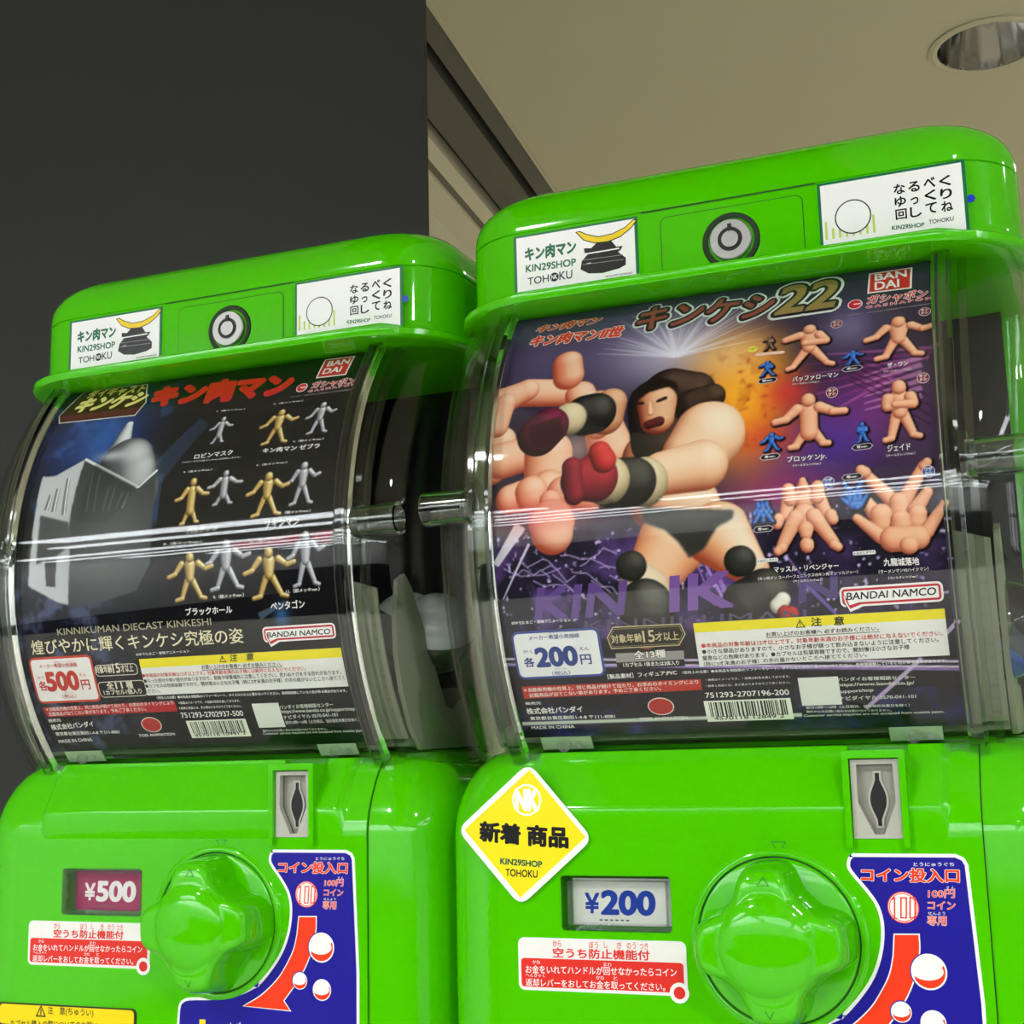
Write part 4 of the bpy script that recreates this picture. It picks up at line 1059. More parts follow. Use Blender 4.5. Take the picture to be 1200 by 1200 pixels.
a = Print()
a.text('KIN', (18.1, 73.0), (61.7, 73.7), (21.6, 88.2), '#63488c', 0, .03)
a.text('IK', (84.7, 73.6), (113.6, 74.2), (86.5, 89.3), '#7a559f', 0, .03)
a.text('N', (143.8, 74.3), (159.8, 75.2), (145.0, 85.2), '#4d3d78', 0, .03)
a.text('KINNIKUMAN', (41.8, 66.4), (145.6, 65.5), (42.6, 71.5), '#554a66', 0)
part('backdrop_lettering', a, PR)
a = Print()
a.text('キン肉マン', (11.9, 231.3), (45.5, 231.8), (14.4, 237.1), '#b8402c', 3, .06, '#e0c8b4', .055)
a.text('キン肉マンII世', (10.9, 220.3), (59.3, 218.7), (12.6, 228.0), '#d23a2c', 3, .06, '#f2dcd0', .055)
a.text('キンケシ', (66.6, 221.5), (133.6, 218.3), (69.5, 238.8), '#8e4640', 5, .03, '#2c2230', .075)
a.text('22', (136.3, 218.7), (163.7, 219.1), (139.5, 239.8), '#96804a', 5, .03, '#26242c', .05)
t2 = Print(); t2.text('キンケシ', (66.6, 221.5), (133.6, 218.3), (69.5, 238.8), '#d6dcd8', 2, .16); t2.text('22', (136.3, 218.7), (163.7, 219.1), (139.5, 239.8), '#dfe4dc', 2, .125)
a.items = t2.items+a.items
part('title_lettering', a, PR)
a = Print()
maker(a, [(180.1, 225.9), (180.3, 240.6), (198.5, 240.7), (198.4, 225.4)], ((182.5, 234.4), (196.9, 234.2), (182.3, 239.9)), ((182.7, 226.9), (193.6, 226.9), (182.5, 233.0)))
part('maker_badge', a, PR)
a = Print()
toyline(a, (173.8, 218.5), 3.4, ((179.3, 217.3), (206.0, 216.5), (179.9, 223.1)), ((178.9, 214.4), (208.3, 214.8), (178.9, 216.1)), ((170.5, 210.9), (210.0, 211.3), (170.4, 211.8)))
part('toy_line_logo', a, PR)
for items in (
    (('バッファローマン', (146.1, 176.0), (166.7, 175.8), 5.4, .03), ('（ペールオレンジver.）', (146.1, 174.2), (158.1, 174.1), 2.2, .02)),
    (('ザ・ワン', (188.3, 177.5), (197.2, 177.5), 4.8, .04), ('（ペールオレンジver.）', (186.8, 175.0), (198.5, 174.9), 2.3, .02)),
    (('ブロッケンJr.', (143.1, 136.3), (160.4, 136.3), 6.2, .03), ('（ペールオレンジver.）', (145.5, 134.3), (157.8, 134.2), 2.6, .02)),
    (('ジェイド', (186.8, 137.0), (196.4, 137.0), 6.0, .03), ('（ペールオレンジver.）', (186.1, 134.6), (198.2, 134.7), 2.7, .02)),
    (('マッスル・リベンジャー', (133.9, 88.0), (162.2, 87.8), 5.0, .03), ('（キン肉マン スーパーフェニックスVSキン肉マン ソルジャー）', (126.4, 84.9), (170.2, 85.1), 3.2, .015), ('（ペールオレンジver.）', (141.9, 83.0), (154.1, 82.9), 2.4, .01)),
    (('九龍城落地', (181.5, 87.5), (196.2, 86.9), 6.6, .03), ('（ラーメンマンVSハイクマン）', (179.0, 84.4), (199.8, 84.3), 3.2, .015), ('（ペールオレンジver.）', (182.8, 81.6), (195.0, 81.6), 2.4, .01))):
    a = Print()
    for s_, p_, q_, h_, b_ in items: a.text(s_, *T(p_, q_, h_), W_, 3, b_, '#17121a', .05)
    part('figure_caption', a, PR)
for c_, col, s_ in (((165.7, 206.8), '#7c2030', ('キン', 'ケシ')), ((205.0, 207.2), '#7c2030', ('キン', 'ケシ')), ((163.8, 168.2), '#7c2030', ('キン', 'ケシ')), ((203.4, 170.2), '#8c2038', ('キン', 'ケシ')), ((160.6, 125.8), '#34579e', ('ワザ', 'ケシ')), ((203.2, 126.6), '#34579e', ('ワザ', 'ケシ'))):
    a = Print(); a.circ(c_, 2.7, '#e8e0e4', 1); a.circ(c_, 2.45, col, 2)
    a.text(s_[0], (c_[0]-1.6, c_[1]+.2), (c_[0]+1.6, c_[1]+.4), (c_[0]-1.6, c_[1]+1.7), W_, 3, .04); a.text(s_[1], (c_[0]-1.6, c_[1]-1.7), (c_[0]+1.6, c_[1]-1.5), (c_[0]-1.6, c_[1]-.2), W_, 3, .04)
    part('type_badge', a, PR)
for c_, w in (((134.6, 178.5), 4.4), ((172.9, 179.5), 4.4), ((135.4, 140.2), 4.4), ((176.1, 140.5), 4.4), ((171.0, 127.4), 4.4), ((130.6, 107.7), 4.4)):
    a = Print(); P = [(c_[0]-w, c_[1]-.2), (c_[0]-w+1.2, c_[1]-1.25), (c_[0]+w-1.2, c_[1]-1.05), (c_[0]+w, c_[1]+.2), (c_[0]+w-1.2, c_[1]+1.25), (c_[0]-w+1.2, c_[1]+1.05)]
    a.poly(offset_poly(P, -.22), '#e4e0ea', 1); a.poly(P, '#1d1a24', 2); a.text('青ver.', (c_[0]-2.4, c_[1]-.65), (c_[0]+2.4, c_[1]-.5), (c_[0]-2.4, c_[1]+.65), W_, 3, .03)
    part('colour_tag', a, PR)
a = Print(); p_, q_ = (128.9, 193.3), (141.5, 193.6); a.poly([p_, (q_[0], q_[1]-.8), (q_[0]+.9, q_[1]), (q_[0], q_[1]+.9), (p_[0], p_[1]+1.6), (p_[0]-.9, p_[1]+.8)], '#efc6b8', 1)
a.circ((127.0, 197.8), 2.4, '#efe45a', 1, ry=1.8); a.text('シークレット', (125.2, 197.1), (129.0, 197.5), (125.1, 198.7), '#3a2a18', 2, .03)
part('secret_tag', a, PR)
for p_, q_ in (((126.9, 93.1), (135.8, 93.4)), ((169.1, 93.2), (178.2, 93.6))):
    a = Print(); a.rrect((p_[0]-.3, p_[1]-.2), (q_[0]+.3, q_[1]+1.1), .6, '#efeef0', 1); a.text('＊自立しません', *T((p_[0], p_[1]), (q_[0], q_[1]), 1.9), '#2a2630', 2, .015)
    part('stand_note', a, PR)
a = Print()
bubble(a, (161.1, 79.3), (205.4, 79.6), (204.5, 70.9), (161.6, 70.2), (165.3, 68.3), (164.2, 73.7), (201.8, 73.7), (164.6, 76.9))
part('publisher_logo', a, PR)
# caution panel
a = Print()
p0, p1 = (95.6, 46.3), (204.7, 67.4)
p0 = ((94.4, 46.3)[0], (95.6, 46.3)[1]); yb = (204.5, 62.9)[1]
a.rect(p0, p1, '#e9e8e6', 1); a.rect((p0[0], yb), p1, '#efe018', 2)
a.text('注　意', (147.5, 62.9), (161.8, 62.7), (147.9, 66.8), '#26220c', 3, .03); warn(a, (140.6, 62.6), (145.0, 62.5), (141.0, 66.5))
DK = '#2c2a2c'
a.text('お買い上げのお客様へ 必ずお読みください。', *T((127.0, 59.2), (176.4, 59.3), 4.2), DK, 3, .01)
a.line((127.0, 58.7), (176.8, 58.7), .25, DK, 3)
a.text('●本商品の対象年齢は15才以上です。対象年齢未満のお子様には絶対に与えないでください。', *T((96.8, 55.4), (202.8, 55.5), 4.7), '#c8322c', 3, .012)
a.text('●小さな部品がありますので、小さなお子様が誤って飲み込まないように注意してください。', *T((96.7, 52.5), (200.9, 52.7), 4.6), DK, 3, .01)
a.text('窒息などの危険があります。●カプセルは包装容器ですので、開封後は小さなお子様', *T((96.4, 49.4), (188.4, 50.0), 4.6), DK, 3, .01)
a.text('（特に3才未満のお子様）の手の届かないところへ捨ててください。', *T((96.6, 46.4), (170.0, 47.4), 4.4), DK, 3, .01)
part('caution_panel', a, PR)
# price label
a = Print()
b0, b1 = ((4.5, 44.4)[0], (5.3, 44.0)[1]), ((49.0, 66.0)[0], (46.3, 68.2)[1])
a.frame(b0, b1, 3.6, 1.2, '#3a4a94', '#ebebec', 1); IN = '#2f4286'
a.text('メーカー希望小売価格', *T((13.4, 63.6), (39.1, 63.7), 4.6), IN, 4, .012)
a.text('きぼうこうりかかく', *T((24.1, 66.4), (38.9, 66.6), 1.5), IN, 4)
a.text('200', *T((15.8, 50.4), (36.0, 50.5), 18.0), IN, 4, .05)
a.text('各', *T((9.1, 50.4), (14.4, 50.5), 9.5), IN, 4, .03); a.text('円', *T((37.8, 50.5), (43.0, 50.5), 9.5), IN, 4, .03)
a.text('かく', *T((9.6, 57.4), (14.3, 57.3), 3.4), IN, 4, .01); a.text('えん', *T((38.1, 57.4), (42.8, 57.4), 3.4), IN, 4, .01)
a.text('（税込）', *T((22.3, 45.4), (31.4, 45.6), 4.4), IN, 4, .01); a.text('ぜいこみ', *T((24.0, 48.3), (30.0, 48.4), 1.7), IN, 4)
part('price_label', a, PR)
a = Print()
P = [(52.4, 62.9), (55.9, 67.9), (88.5, 67.6), (90.3, 62.5), (86.5, 57.2), (53.6, 57.2)]
a.poly(P, '#c9b98a', 1); a.poly(offset_poly(P, .5), '#1c1a18', 2); a.poly(offset_poly(P, 1.0), '#8e7f58', 3); a.poly(offset_poly(P, 1.3), '#22201c', 4)
a.text('対象年齢', *T((54.5, 60.0), (69.3, 60.1), 8.2), '#cfbf92', 5, .02); a.text('15', *T((69.9, 59.7), (75.4, 59.8), 11.0), '#cfbf92', 5, .02); a.text('才以上', *T((75.8, 60.0), (86.9, 60.0), 8.2), '#cfbf92', 5, .02)
part('age_badge', a, PR)
a = Print()
a.poly([(55.3, 55.0), (88.2, 54.7), (87.8, 50.4), (55.1, 50.4)], '#9a9894', 1); a.poly([(55.1, 50.4), (87.8, 50.4), (87.7, 47.0), (55.0, 47.1)], '#1e1b1e', 1)
a.text('全13種', *T((64.2, 51.8), (79.4, 51.9), 7.6), '#f0ede8', 3, .03, '#2a2628', .05); a.text('1カプセル 1体または2体入り', *T((58.3, 48.0), (85.0, 47.8), 4.4), '#f0ede8', 3, .02)
part('count_badge', a, PR)
a = Print()
a.text('［製品素材］フィギュア:PVC', *T((49.6, 42.3), (83.2, 43.0), 4.8), W_, 3, .02)
a.text('〈使用上の注意〉●本商品を樹脂製のソファーやシート、タイルなどの上に置かないでください。長時間接触していると色が移る場合があります。', *T((85.8, 43.2), (203.3, 43.3), 2.9), W_, 3, .01)
a.text('・画像はイメージです。・画像は彩色を施しております。', *T((96.2, 39.1), (135.0, 39.1), 2.4), W_, 3); a.text('・画像と商品とは、多少異なりますのでご了承ください。', *T((95.7, 36.0), (134.6, 36.1), 2.4), W_, 3)
a = (part('usage_note', a, PR if 'PLF' not in globals() else PLF), Print())[1]
a.text('©ゆでたまご・東映アニメーション', *T((5.9, 71.8), (35.9, 71.7), 3.2), W_, 3, .015)
part('copyright_line', a, PR)
a = Print()
a.poly([(5.1, 40.2), (93.9, 40.2), (93.5, 34.7), (5.1, 33.7)], '#c2342c', 1)
a.text('＊自動販売機の性質上、同じ商品が続けて出たり、お求めのタイミングにより', *T((5.9, 37.3), (92.5, 37.9), 4.2), '#f4e4de', 3, .015)
a.text('記載商品が出てこない事があります。予めご了承ください。', *T((8.3, 34.4), (74.2, 35.4), 4.2), '#f4e4de', 3, .015)
part('notice_strip', a, PR)
a = Print()
a.text('発売元', *T((5.1, 30.3), (13.2, 30.4), 3.0), W_, 3, .02); a.text('株式会社バンダイ', *T((4.8, 25.1), (33.6, 25.3), 6.6), W_, 3, .03)
a.text('東京都台東区駒形1-4-8 〒111-8081', *T((5.6, 21.6), (48.9, 21.3), 4.2), W_, 3, .02); a.text('MADE IN CHINA', *T((5.0, 16.3), (27.2, 16.3), 3.6), W_, 3, .02)
part('address_print', a, PR)
a = Print(); c_ = (72.4, 26.7); a.circ(c_, 6.4, '#f0e4dc', 1, ry=4.8); a.circ(c_, 5.9, '#b9342e', 2, ry=4.3)
a.text('TOEI ANIMATION', *T((60.8, 19.3), (84.1, 19.4), 3.2), W_, 3, .03)
part('studio_mark', a, PR)
a = Print()
a.text('751293-2707196-200', *T((94.7, 30.4), (133.3, 30.5), 5.4), W_, 3, .012)
barcode(a, ((93.2, 17.6)[0], (93.9, 17.3)[1]), ((133.4, 28.1)[0], (133.5, 28.7)[1]), '4570118 12849 2', (96.6, 18.2), (129.2, 18.4), 3)
part('barcode', a, PR)
a = Print(); a.rect(((138.2, 24.7)[0], (138.6, 24.3)[1]), ((156.1, 38.5)[0], (155.4, 38.6)[1]), '#e4e6e0', 1)
part('blank_label', a, PR)
a = Print()
for s_, p_, q_, h_ in (('バンダイお客様相談センター', (156.0, 36.2), (189.1, 35.8), 3.8), ('https://www.bandai.co.jp/', (155.6, 33.2), (188.5, 32.8), 4.2), ('support/top', (155.1, 29.8), (170.6, 30.1), 4.0), ('ナビダイヤル 0570-041-101', (155.1, 26.5), (188.4, 26.3), 4.2), ('受付10時〜16時（土日祝日、当社指定休業日を除く）', (139.8, 22.6), (185.2, 22.1), 3.0), ('海外からのお問い合わせは受け付けておりません。', (139.5, 20.5), (177.1, 19.9), 2.6), ('Customer service inquiries are not accepted from outside Japan.', (138.1, 18.1), (199.4, 17.9), 3.2)):
    a.text(s_, *T(p_, q_, h_), '#dfe4da', 3, .012)
part('contact_print', a, PR)

# ================================================================== left poster
cv = Canvas()
cv.c[:] = rgb('#0b0a0e')
n1 = cv.noise(34, 11); n2 = cv.noise(12, 12); n3 = cv.noise(5, 13)
cv.glow((38.4, 201.5), 62, 62, rgb('#17306f'), .95, 3); cv.glow((43.5, 200.8), 26, 26, rgb('#2f66b4'), .8)
cv.mix(.45*np.clip((n1-.5)*3, 0, 1)*(cv.X < 90), rgb('#0c1230'))
cv.mix(.6*np.clip((n2-.58)*4, 0, 1)*(cv.X < 95)*(cv.Y > 130), rgb('#4a80c8'))
cv.mix(.35*np.clip((n2-.5)*3, 0, 1)*(cv.X > 80), rgb('#14182a'))
cv.streak((113.0, 202.5), (88.4, 168.1), 5, 7, rgb('#3f6a9c'), .35)
# rocks low on the left
cv.mix(np.clip((cv.noise(9, 21)-.38)*3.2, 0, 1)*np.clip((122-cv.Y)/12, 0, 1)*np.exp(-(np.maximum(cv.X-45, 0)/30)**2)*.9, rgb('#4a5274'))
cv.mix(np.clip((cv.noise(5, 22)-.55)*5, 0, 1)*np.clip((122-cv.Y)/12, 0, 1)*np.exp(-(np.maximum(cv.X-50, 0)/25)**2)*.9, rgb('#0d0e18'))
cv.glow((171.9, 85.0), 7, 10, rgb('#3a78b8'), .7); cv.streak((175.0, 92.6), (158.5, 85.8), .5, 2, rgb('#7f99b4'), .5)
for i in range(5): cv.streak(grid_lb(300, 1190+i*8), grid_lb(960, 1120+i*10), .6, 2.0, rgb('#a82a44') if i % 2 else rgb('#5c1424'), .7)
# a plain polished steel helmet
ST = rgb('#8d9196'); SB = rgb('#1b1d20'); SW = rgb('#eef0f2')
limb_((59.2, 186.8), (59.7, 207.6), 15, 5, rgb('#b9bdc2'), rgb('#4a4d52'), SW, .6)
limb_((73.1, 159.2), (66.9, 178.5), 36, 33, rgb('#5d6166'), rgb('#15171a'), rgb('#c9cdd2'), .72)
cv.glow((81.6, 177.4), 9, 9, rgb('#cfd3d8'), .7); cv.glow((55.8, 186.0), 16, 5, rgb('#d5d8dc'), .75)
body = [(8.8, 176.6), (19.0, 177.1), (36.8, 185.9), (56.5, 175.8), (77.9, 163.8), (89.8, 172.1), (91.4, 155.3), (91.8, 118.7), (82.4, 104.5), (54.7, 98.7), (37.2, 98.3), (28.0, 101.4), (9.3, 111.6), (7.5, 130.8), (10.7, 154.7)]
cv.poly(body, rgb('#3a3d41'), 1, 1)
cv.poly([(9.2, 177.1), (18.6, 176.6), (36.8, 185.9), (35.0, 146.4), (37.7, 124.6), (36.1, 99.5), (28.6, 101.3), (8.7, 111.7), (10.1, 135.5), (9.5, 160.1)], rgb('#c4c7cd'), 1, 2)
cv.poly([(13.6, 152.4), (34.4, 146.5), (38.3, 133.3), (28.1, 127.2), (19.3, 125.0), (14.0, 123.4), (14.4, 144.2)], rgb('#4b4d50'), 1, 2)
cv.poly([(20.2, 124.9), (28.2, 126.3), (27.8, 109.9), (21.3, 110.9)], rgb('#33353a'), 1, 1)
for x, y0, y1 in ((270, 990, 900), (312, 1000, 860), (372, 1015, 800)):
    cv.streak(grid_la(x, y0), grid_la(x+30, y1), 1.6, 1.4, rgb('#6d7076'), 1); cv.streak(grid_la(x+4, y0), grid_la(x+34, y1), .5, .5, SW, 1)
for x, y0, y1 in ((505, 1000, 770), (600, 1000, 850), (680, 980, 880)):
    for d in (0, 42 if x < 600 else 34): cv.streak(grid_la(x+d, y0), grid_la(x+40+d, y1), .5, .5, rgb('#8a8e94'), .9)
cv.streak((36.8, 185.9), (79.2, 163.2), .8, .8, SW, 1); cv.streak((79.2, 163.2), (89.9, 172.7), .7, .7, SW, 1)
cv.poly([(45.4, 181.5), (77.9, 163.8), (62.9, 144.0), (39.2, 146.1)], rgb('#232629'), .55, 6)
cv.mix(.55*np.exp(-((cv.X-(64.5, 140.0)[0])/34)**2-((cv.Y-(65.0, 134.0)[1])/30)**2)*cv.inside(body), rgb('#777b7c'))
# figures in plated gold and silver
GO = rgb('#c9a860'); GDk = rgb('#5a4418'); GL = rgb('#fbf0c0'); SI = rgb('#a9a9b2'); SDk = rgb('#4a4a54'); SLi = rgb('#f4f4fa')
MET = [('coat', (117.5, 185.4), (133.4, 205.1), 's'), ('wide', (179.0, 183.8), (198.2, 206.6), 's'), ('wide', (150.5, 180.3), (175.4, 205.1), 'g'),
       ('coat', (124.2, 146.9), (148.1, 168.4), 's'), ('coat', (104.3, 137.6), (127.3, 166.5), 'g'), ('wide', (174.1, 142.4), (195.8, 168.7), 's'), ('wide', (149.8, 138.0), (177.8, 164.7), 'g'),
       ('wide', (123.9, 100.3), (156.2, 129.0), 's'), ('wide', (101.6, 96.2), (132.7, 123.9), 'g'), ('wide', (176.2, 98.8), (200.7, 130.3), 's'), ('wide', (149.3, 94.2), (183.3, 122.9), 'g')]
for pz, p_, q_, k in MET:
    if k == 'g': figure(cv, pz, p_, q_, GO, GDk, GL, .8, .8)
    else: figure(cv, pz, p_, q_, SI, SDk, SLi, .8, .8)
PLF = cv.build('toy_poster', ML.location)
tag(PLF, 'black and navy toy poster with a steel helmet, in the 500 yen machine', 'poster')
a = Print()
P = [(3.0, 223.3), (10.2, 245.0), (56.1, 243.5), (63.7, 225.1), (60.5, 215.3), (6.0, 217.2)]
a.poly(offset_poly(P, -.8), '#d9d4d0', 1); a.poly(P, '#3a1414', 2)
a.poly([(4.0, 222.3), (61.5, 221.4), (59.9, 216.4), (6.0, 218.4)], '#5c2020', 3)
a.text('ダイキャスト', (15.1, 237.3), (56.7, 235.8), (15.8, 245.3), '#d8c860', 5, .06)
a.text('キンケシ', (11.4, 224.9), (60.0, 223.5), (15.5, 236.6), '#efe28a', 5, .07)
part('series_logo', a, PLF)
a = Print()
a.text('キン肉マン', (69.7, 220.4), (163.2, 215.2), (67.6, 238.2), '#c8201e', 4, .09)
part('title_lettering', a, PLF)
a = Print()
maker(a, [(178.1, 226.5), (178.0, 242.2), (195.6, 241.6), (195.4, 226.1)], ((180.8, 235.4), (194.5, 235.4), (180.7, 240.2)), ((180.2, 228.6), (191.4, 228.7), (180.4, 233.4)))
part('maker_badge', a, PLF)
a = Print()
toyline(a, (170.5, 219.3), 3.5, ((176.8, 217.4), (203.9, 216.6), (177.0, 222.7)), ((176.1, 214.6), (205.3, 215.3), (175.6, 216.2)), ((165.2, 212.1), (206.0, 211.6), (164.9, 213.2)))
part('toy_line_logo', a, PLF)
for items in (
    (('ロビンマスク', (113.3, 176.9), (137.9, 177.0), 6.0, .03), ('＊ロビンマスク(金メッキver.)は存在しません。', (105.6, 174.9), (144.0, 174.1), 2.4, .01), ('1.（銀メッキver.）', (118.9, 208.4), (137.7, 207.4), 2.6, .02)),
    (('キン肉マン ゼブラ', (157.4, 175.5), (192.5, 174.6), 6.0, .03), ('2.（金メッキver.）', (155.9, 208.2), (174.6, 207.9), 2.6, .02), ('3.（銀メッキver.）', (175.4, 180.0), (194.0, 179.5), 2.6, .02)),
    (('パルテノン', (115.1, 132.9), (134.9, 133.3), 6.4, .02), ('4.（金メッキver.）', (108.0, 168.7), (126.6, 168.4), 2.6, .02)),
    (('リキシマン', (164.3, 132.5), (185.0, 132.4), 8.0, .02), ('6.（金メッキver.）', (155.0, 167.8), (173.9, 167.6), 2.6, .02), ('7.（銀メッキver.）', (172.6, 138.7), (191.3, 138.5), 3.2, .02)),
    (('ブラックホール', (113.3, 88.9), (142.4, 88.6), 8.0, .03), ('8.（金メッキver.）', (100.4, 127.8), (125.1, 127.4), 3.0, .02), ('9.（銀メッキver.）', (131.4, 96.7), (150.5, 96.9), 4.0, .02)),
    (('ペンタゴン', (166.2, 88.7), (186.5, 88.8), 8.4, .03), ('10.（金メッキver.）', (155.1, 124.8), (175.4, 125.2), 3.0, .02), ('11.（銀メッキver.）', (176.1, 96.8), (196.1, 97.0), 4.0, .02))):
    a = Print()
    for s_, p_, q_, h_, b_ in items:
        a = Print(); a.text(s_, *T(p_, q_, h_), W_, 3, b_)
        part('version_note' if 'メッキ' in s_ else 'figure_caption', a, PLF)
a = Print()
a.text('KINNIKUMAN DIECAST KINKESHI', *T((27.0, 82.9), (128.6, 83.0), 7.6), '#b5ad94', 3, -.004)
a.text('煌びやかに輝くキンケシ究極の姿', *T((7.5, 72.8), (147.1, 72.3), 16.5), '#e4dcb8', 3, .008)
part('slogan_print', a, PLF)
a = Print()
bubble(a, (158.8, 79.9), (202.5, 80.2), (202.8, 71.6), (159.7, 71.9), (163.2, 69.2), (161.9, 74.3), (199.4, 74.3), (162.3, 77.1))
part('publisher_logo', a, PLF)
a = Print()
b0 = (((4.3, 43.3)[0]+(3.1, 71.6)[0])/2, ((4.3, 43.3)[1]+(47.7, 43.6)[1])/2); b1 = (((47.2, 70.5)[0]+(47.7, 44.2)[0])/2, ((3.3, 71.4)[1]+(46.4, 70.5)[1])/2)
a.frame(b0, b1, 3.6, 1.3, '#c8402e', '#ece9e8', 1); RD = '#c03a2c'
a.text('メーカー希望小売価格', *T((10.6, 64.6), (36.8, 64.5), 5.2), RD, 4, .015); a.text('きぼうこうりかかく', *T((21.6, 67.5), (36.0, 67.4), 1.8), RD, 4)
a.text('500', *T((13.5, 51.3), (35.0, 51.4), 21.0), RD, 4, .05)
a.text('各', *T((7.5, 51.4), (13.1, 51.4), 11.5), RD, 4, .03); a.text('円', *T((36.8, 50.9), (42.5, 50.9), 11.5), RD, 4, .03)
a.text('かく', *T((7.5, 58.3), (12.3, 58.3), 3.8), RD, 4, .01); a.text('えん', *T((36.9, 58.8), (41.6, 58.8), 3.8), RD, 4, .01)
a.text('（税込）', *T((21.7, 46.2), (31.1, 46.1), 5.0), RD, 4, .01); a.text('ぜいこみ', *T((23.7, 49.3), (29.6, 49.3), 1.8), RD, 4)
part('price_label', a, PLF)
for nm, q4, txt in (('age_badge', ((48.0, 58.0), (76.6, 64.7)), (('対象年齢', (48.5, 60.0), (59.7, 59.9), 8.5), ('15', (60.3, 59.7), (65.0, 59.9), 10.5), ('才以上', (65.7, 59.9), (73.8, 60.0), 8.5))),
                    ('count_badge', ((47.6, 45.4), (79.3, 54.9)), (('全', (53.6, 50.5), (58.2, 50.5), 8.0), ('11', (59.6, 50.5), (64.0, 50.5), 8.0), ('種', (66.7, 50.4), (71.1, 50.4), 8.0), ('1カプセル1個入り', (50.5, 47.0), (75.8, 47.0), 6.0)))):
    a = Print(); p_, q_ = q4
    a.frame(p_, q_, 2.6, .5, '#cfc8b6', '#17151a', 1); x0, x1 = sorted((p_[0], q_[0])); y0, y1 = sorted((p_[1], q_[1]))
    for s_, u_, v_, h_ in txt: a.text(s_, *T(u_, v_, h_), '#e2d9c6', 4, .03)
    part(nm, a, PLF)
a = Print()
p0 = (((79.4, 45.8)[0]+(78.0, 67.0)[0])/2, ((79.4, 45.8)[1]+(204.2, 45.3)[1])/2); p1 = (((203.8, 66.5)[0]+(204.4, 45.4)[0])/2, ((78.0, 67.0)[1]+(203.8, 66.5)[1])/2)
yb = (77.9, 61.6)[1]
a.rect(p0, p1, '#e6e5e3', 1); a.rect((p0[0], yb), p1, '#efe018', 2)
a.text('注　意', (136.4, 62.7), (151.1, 62.8), (137.2, 66.5), '#26220c', 3, .03); warn(a, (129.8, 62.5), (134.3, 62.4), (130.6, 66.3))
a.text('お買い上げのお客様へ 必ずお読みください。', *T((117.9, 59.2), (167.5, 58.6), 4.6), DK, 3, .01); a.line((117.7, 58.6), (167.6, 58.2), .3, DK, 3)
a.text('●本商品の対象年齢は15才以上です。対象年齢未満のお子様には絶対に与えないでください。', *T((78.7, 56.1), (181.5, 55.4), 4.8), '#c8322c', 3, .01)
a.text('●尖った部分や鋭い部分がありますので、取扱や保管場所に注意してください。思わぬケガをする恐れがあります。', *T((79.0, 52.9), (201.6, 52.4), 5.0), DK, 3, .008)
a.text('●カプセルは包装容器ですので、開封後は小さなお子様（特に3才未満のお子様）の手の届かないところへ捨ててく', *T((79.2, 49.9), (203.0, 49.3), 5.0), DK, 3, .008)
a.text('ださい。', *T((79.7, 46.8), (87.8, 46.9), 4.8), DK, 3, .008)
part('caution_panel', a, PLF)
a = Print()
a.text('〈使用上の注意〉●本商品を樹脂製のソファーやシート、タイルなどの上に置かないでください。長時間接触していると色が移る場合があります。', *T((84.4, 43.1), (202.4, 42.4), 3.4), W_, 3, .01)
a.text('＊画像はイメージです。＊画像は彩色を施しております。', *T((97.4, 39.5), (136.7, 39.3), 3.2), W_, 3, .008); a.text('＊画像と商品とは、多少異なりますのでご了承ください。', *T((96.7, 36.3), (136.9, 36.1), 3.2), W_, 3, .008)
a = (part('usage_note', a, PR if 'PLF' not in globals() else PLF), Print())[1]
a.text('©ゆでたまご・東映アニメーション', *T((77.5, 68.6), (112.2, 68.9), 3.2), W_, 3, .01)
part('copyright_line', a, PLF)
a = Print()
a.poly([(5.0, 41.0), (95.1, 41.6), (95.3, 35.3), (6.8, 34.9)], '#b81f28', 1)
a.text('＊自動販売機の性質上、同じ商品が続けて出たり、お求めのタイミングにより', *T((7.3, 38.6), (94.2, 39.5), 4.8), '#f0d8d4', 3, .015)
a.text('記載商品が出てこない事があります。予めご了承ください。', *T((8.2, 35.5), (75.2, 36.4), 4.8), '#f0d8d4', 3, .015)
part('notice_strip', a, PLF)
a = Print()
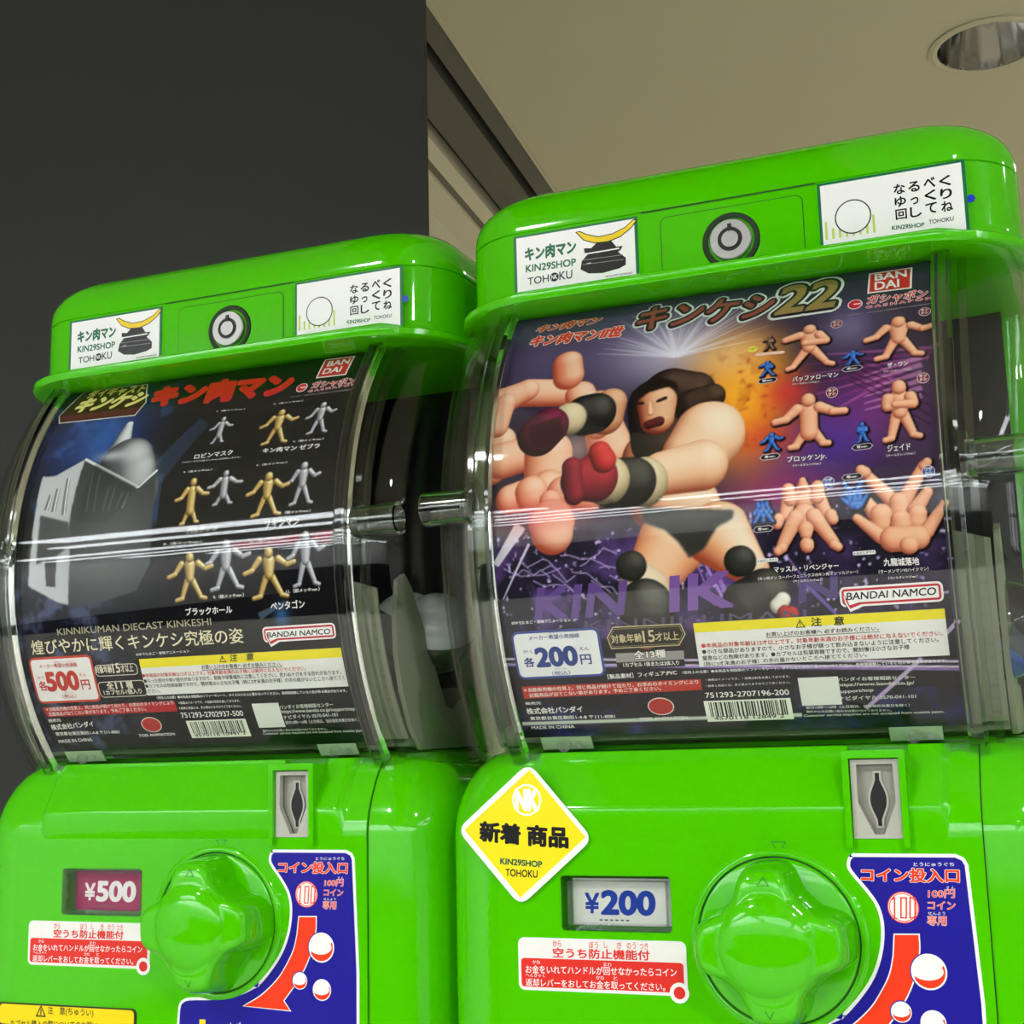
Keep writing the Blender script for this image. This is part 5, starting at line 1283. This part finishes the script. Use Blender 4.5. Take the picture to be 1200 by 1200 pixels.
a.text('発売元', *T((6.1, 31.4), (15.0, 31.8), 4.2), W_, 3, .02); a.text('株式会社バンダイ', *T((6.4, 26.3), (36.5, 27.7), 7.2), W_, 3, .025)
a.text('東京都台東区駒形1-4-8 〒111-8081', *T((7.6, 22.4), (52.0, 22.5), 5.0), W_, 3, .015); a.text('MADE IN CHINA', *T((7.5, 17.3), (31.3, 18.1), 4.4), W_, 3, .015)
part('address_print', a, PLF)
a = Print(); c_ = (75.1, 27.4); a.circ(c_, 6.6, '#f0e4dc', 1, ry=4.9); a.circ(c_, 6.1, '#b9342e', 2, ry=4.4)
a.text('TOEI ANIMATION', *T((64.0, 19.8), (88.1, 20.2), 3.4), W_, 3, .02)
part('studio_mark', a, PLF)
a = Print()
a.text('751293-2702937-500', *T((96.6, 31.1), (136.3, 31.0), 6.4), W_, 3, .01)
barcode(a, (((98.8, 17.4)[0]+(97.8, 29.0)[0])/2, ((98.8, 17.4)[1]+(136.5, 18.1)[1])/2), (((136.3, 29.3)[0]+(136.6, 18.1)[0])/2, ((97.8, 29.0)[1]+(136.3, 29.1)[1])/2), '4570118 10941 2', (100.8, 18.6), (133.7, 19.2), 5)
part('barcode', a, PLF)
a = Print(); a.rect((((143.3, 22.6)[0]+(143.1, 37.9)[0])/2, (144.4, 23.0)[1]), (((160.0, 23.6)[0]+(159.3, 37.9)[0])/2, (150.4, 37.9)[1]), '#dfe2dc', 1)
part('blank_label', a, PLF)
a = Print()
for s_, p_, q_, h_ in (('バンダイお客様相談センター', (159.7, 33.9), (192.2, 34.4), 5.0), ('https://www.bandai.co.jp/support/top', (160.2, 31.0), (204.2, 31.1), 5.2), ('ナビダイヤル 0570-041-101', (160.3, 27.8), (193.2, 28.4), 5.0), ('受付10時〜16時（土日祝日、当社指定休業日を除く）', (160.5, 24.7), (204.6, 25.0), 4.2), ('海外からのお問い合わせは受け付けておりません。', (144.6, 20.3), (184.3, 20.3), 3.0), ('Customer service inquiries are not accepted from outside Japan.', (144.4, 18.1), (206.2, 18.1), 3.8)):
    a.text(s_, *T(p_, q_, h_), '#dfe4da', 3, .008)
part('contact_print', a, PLF)
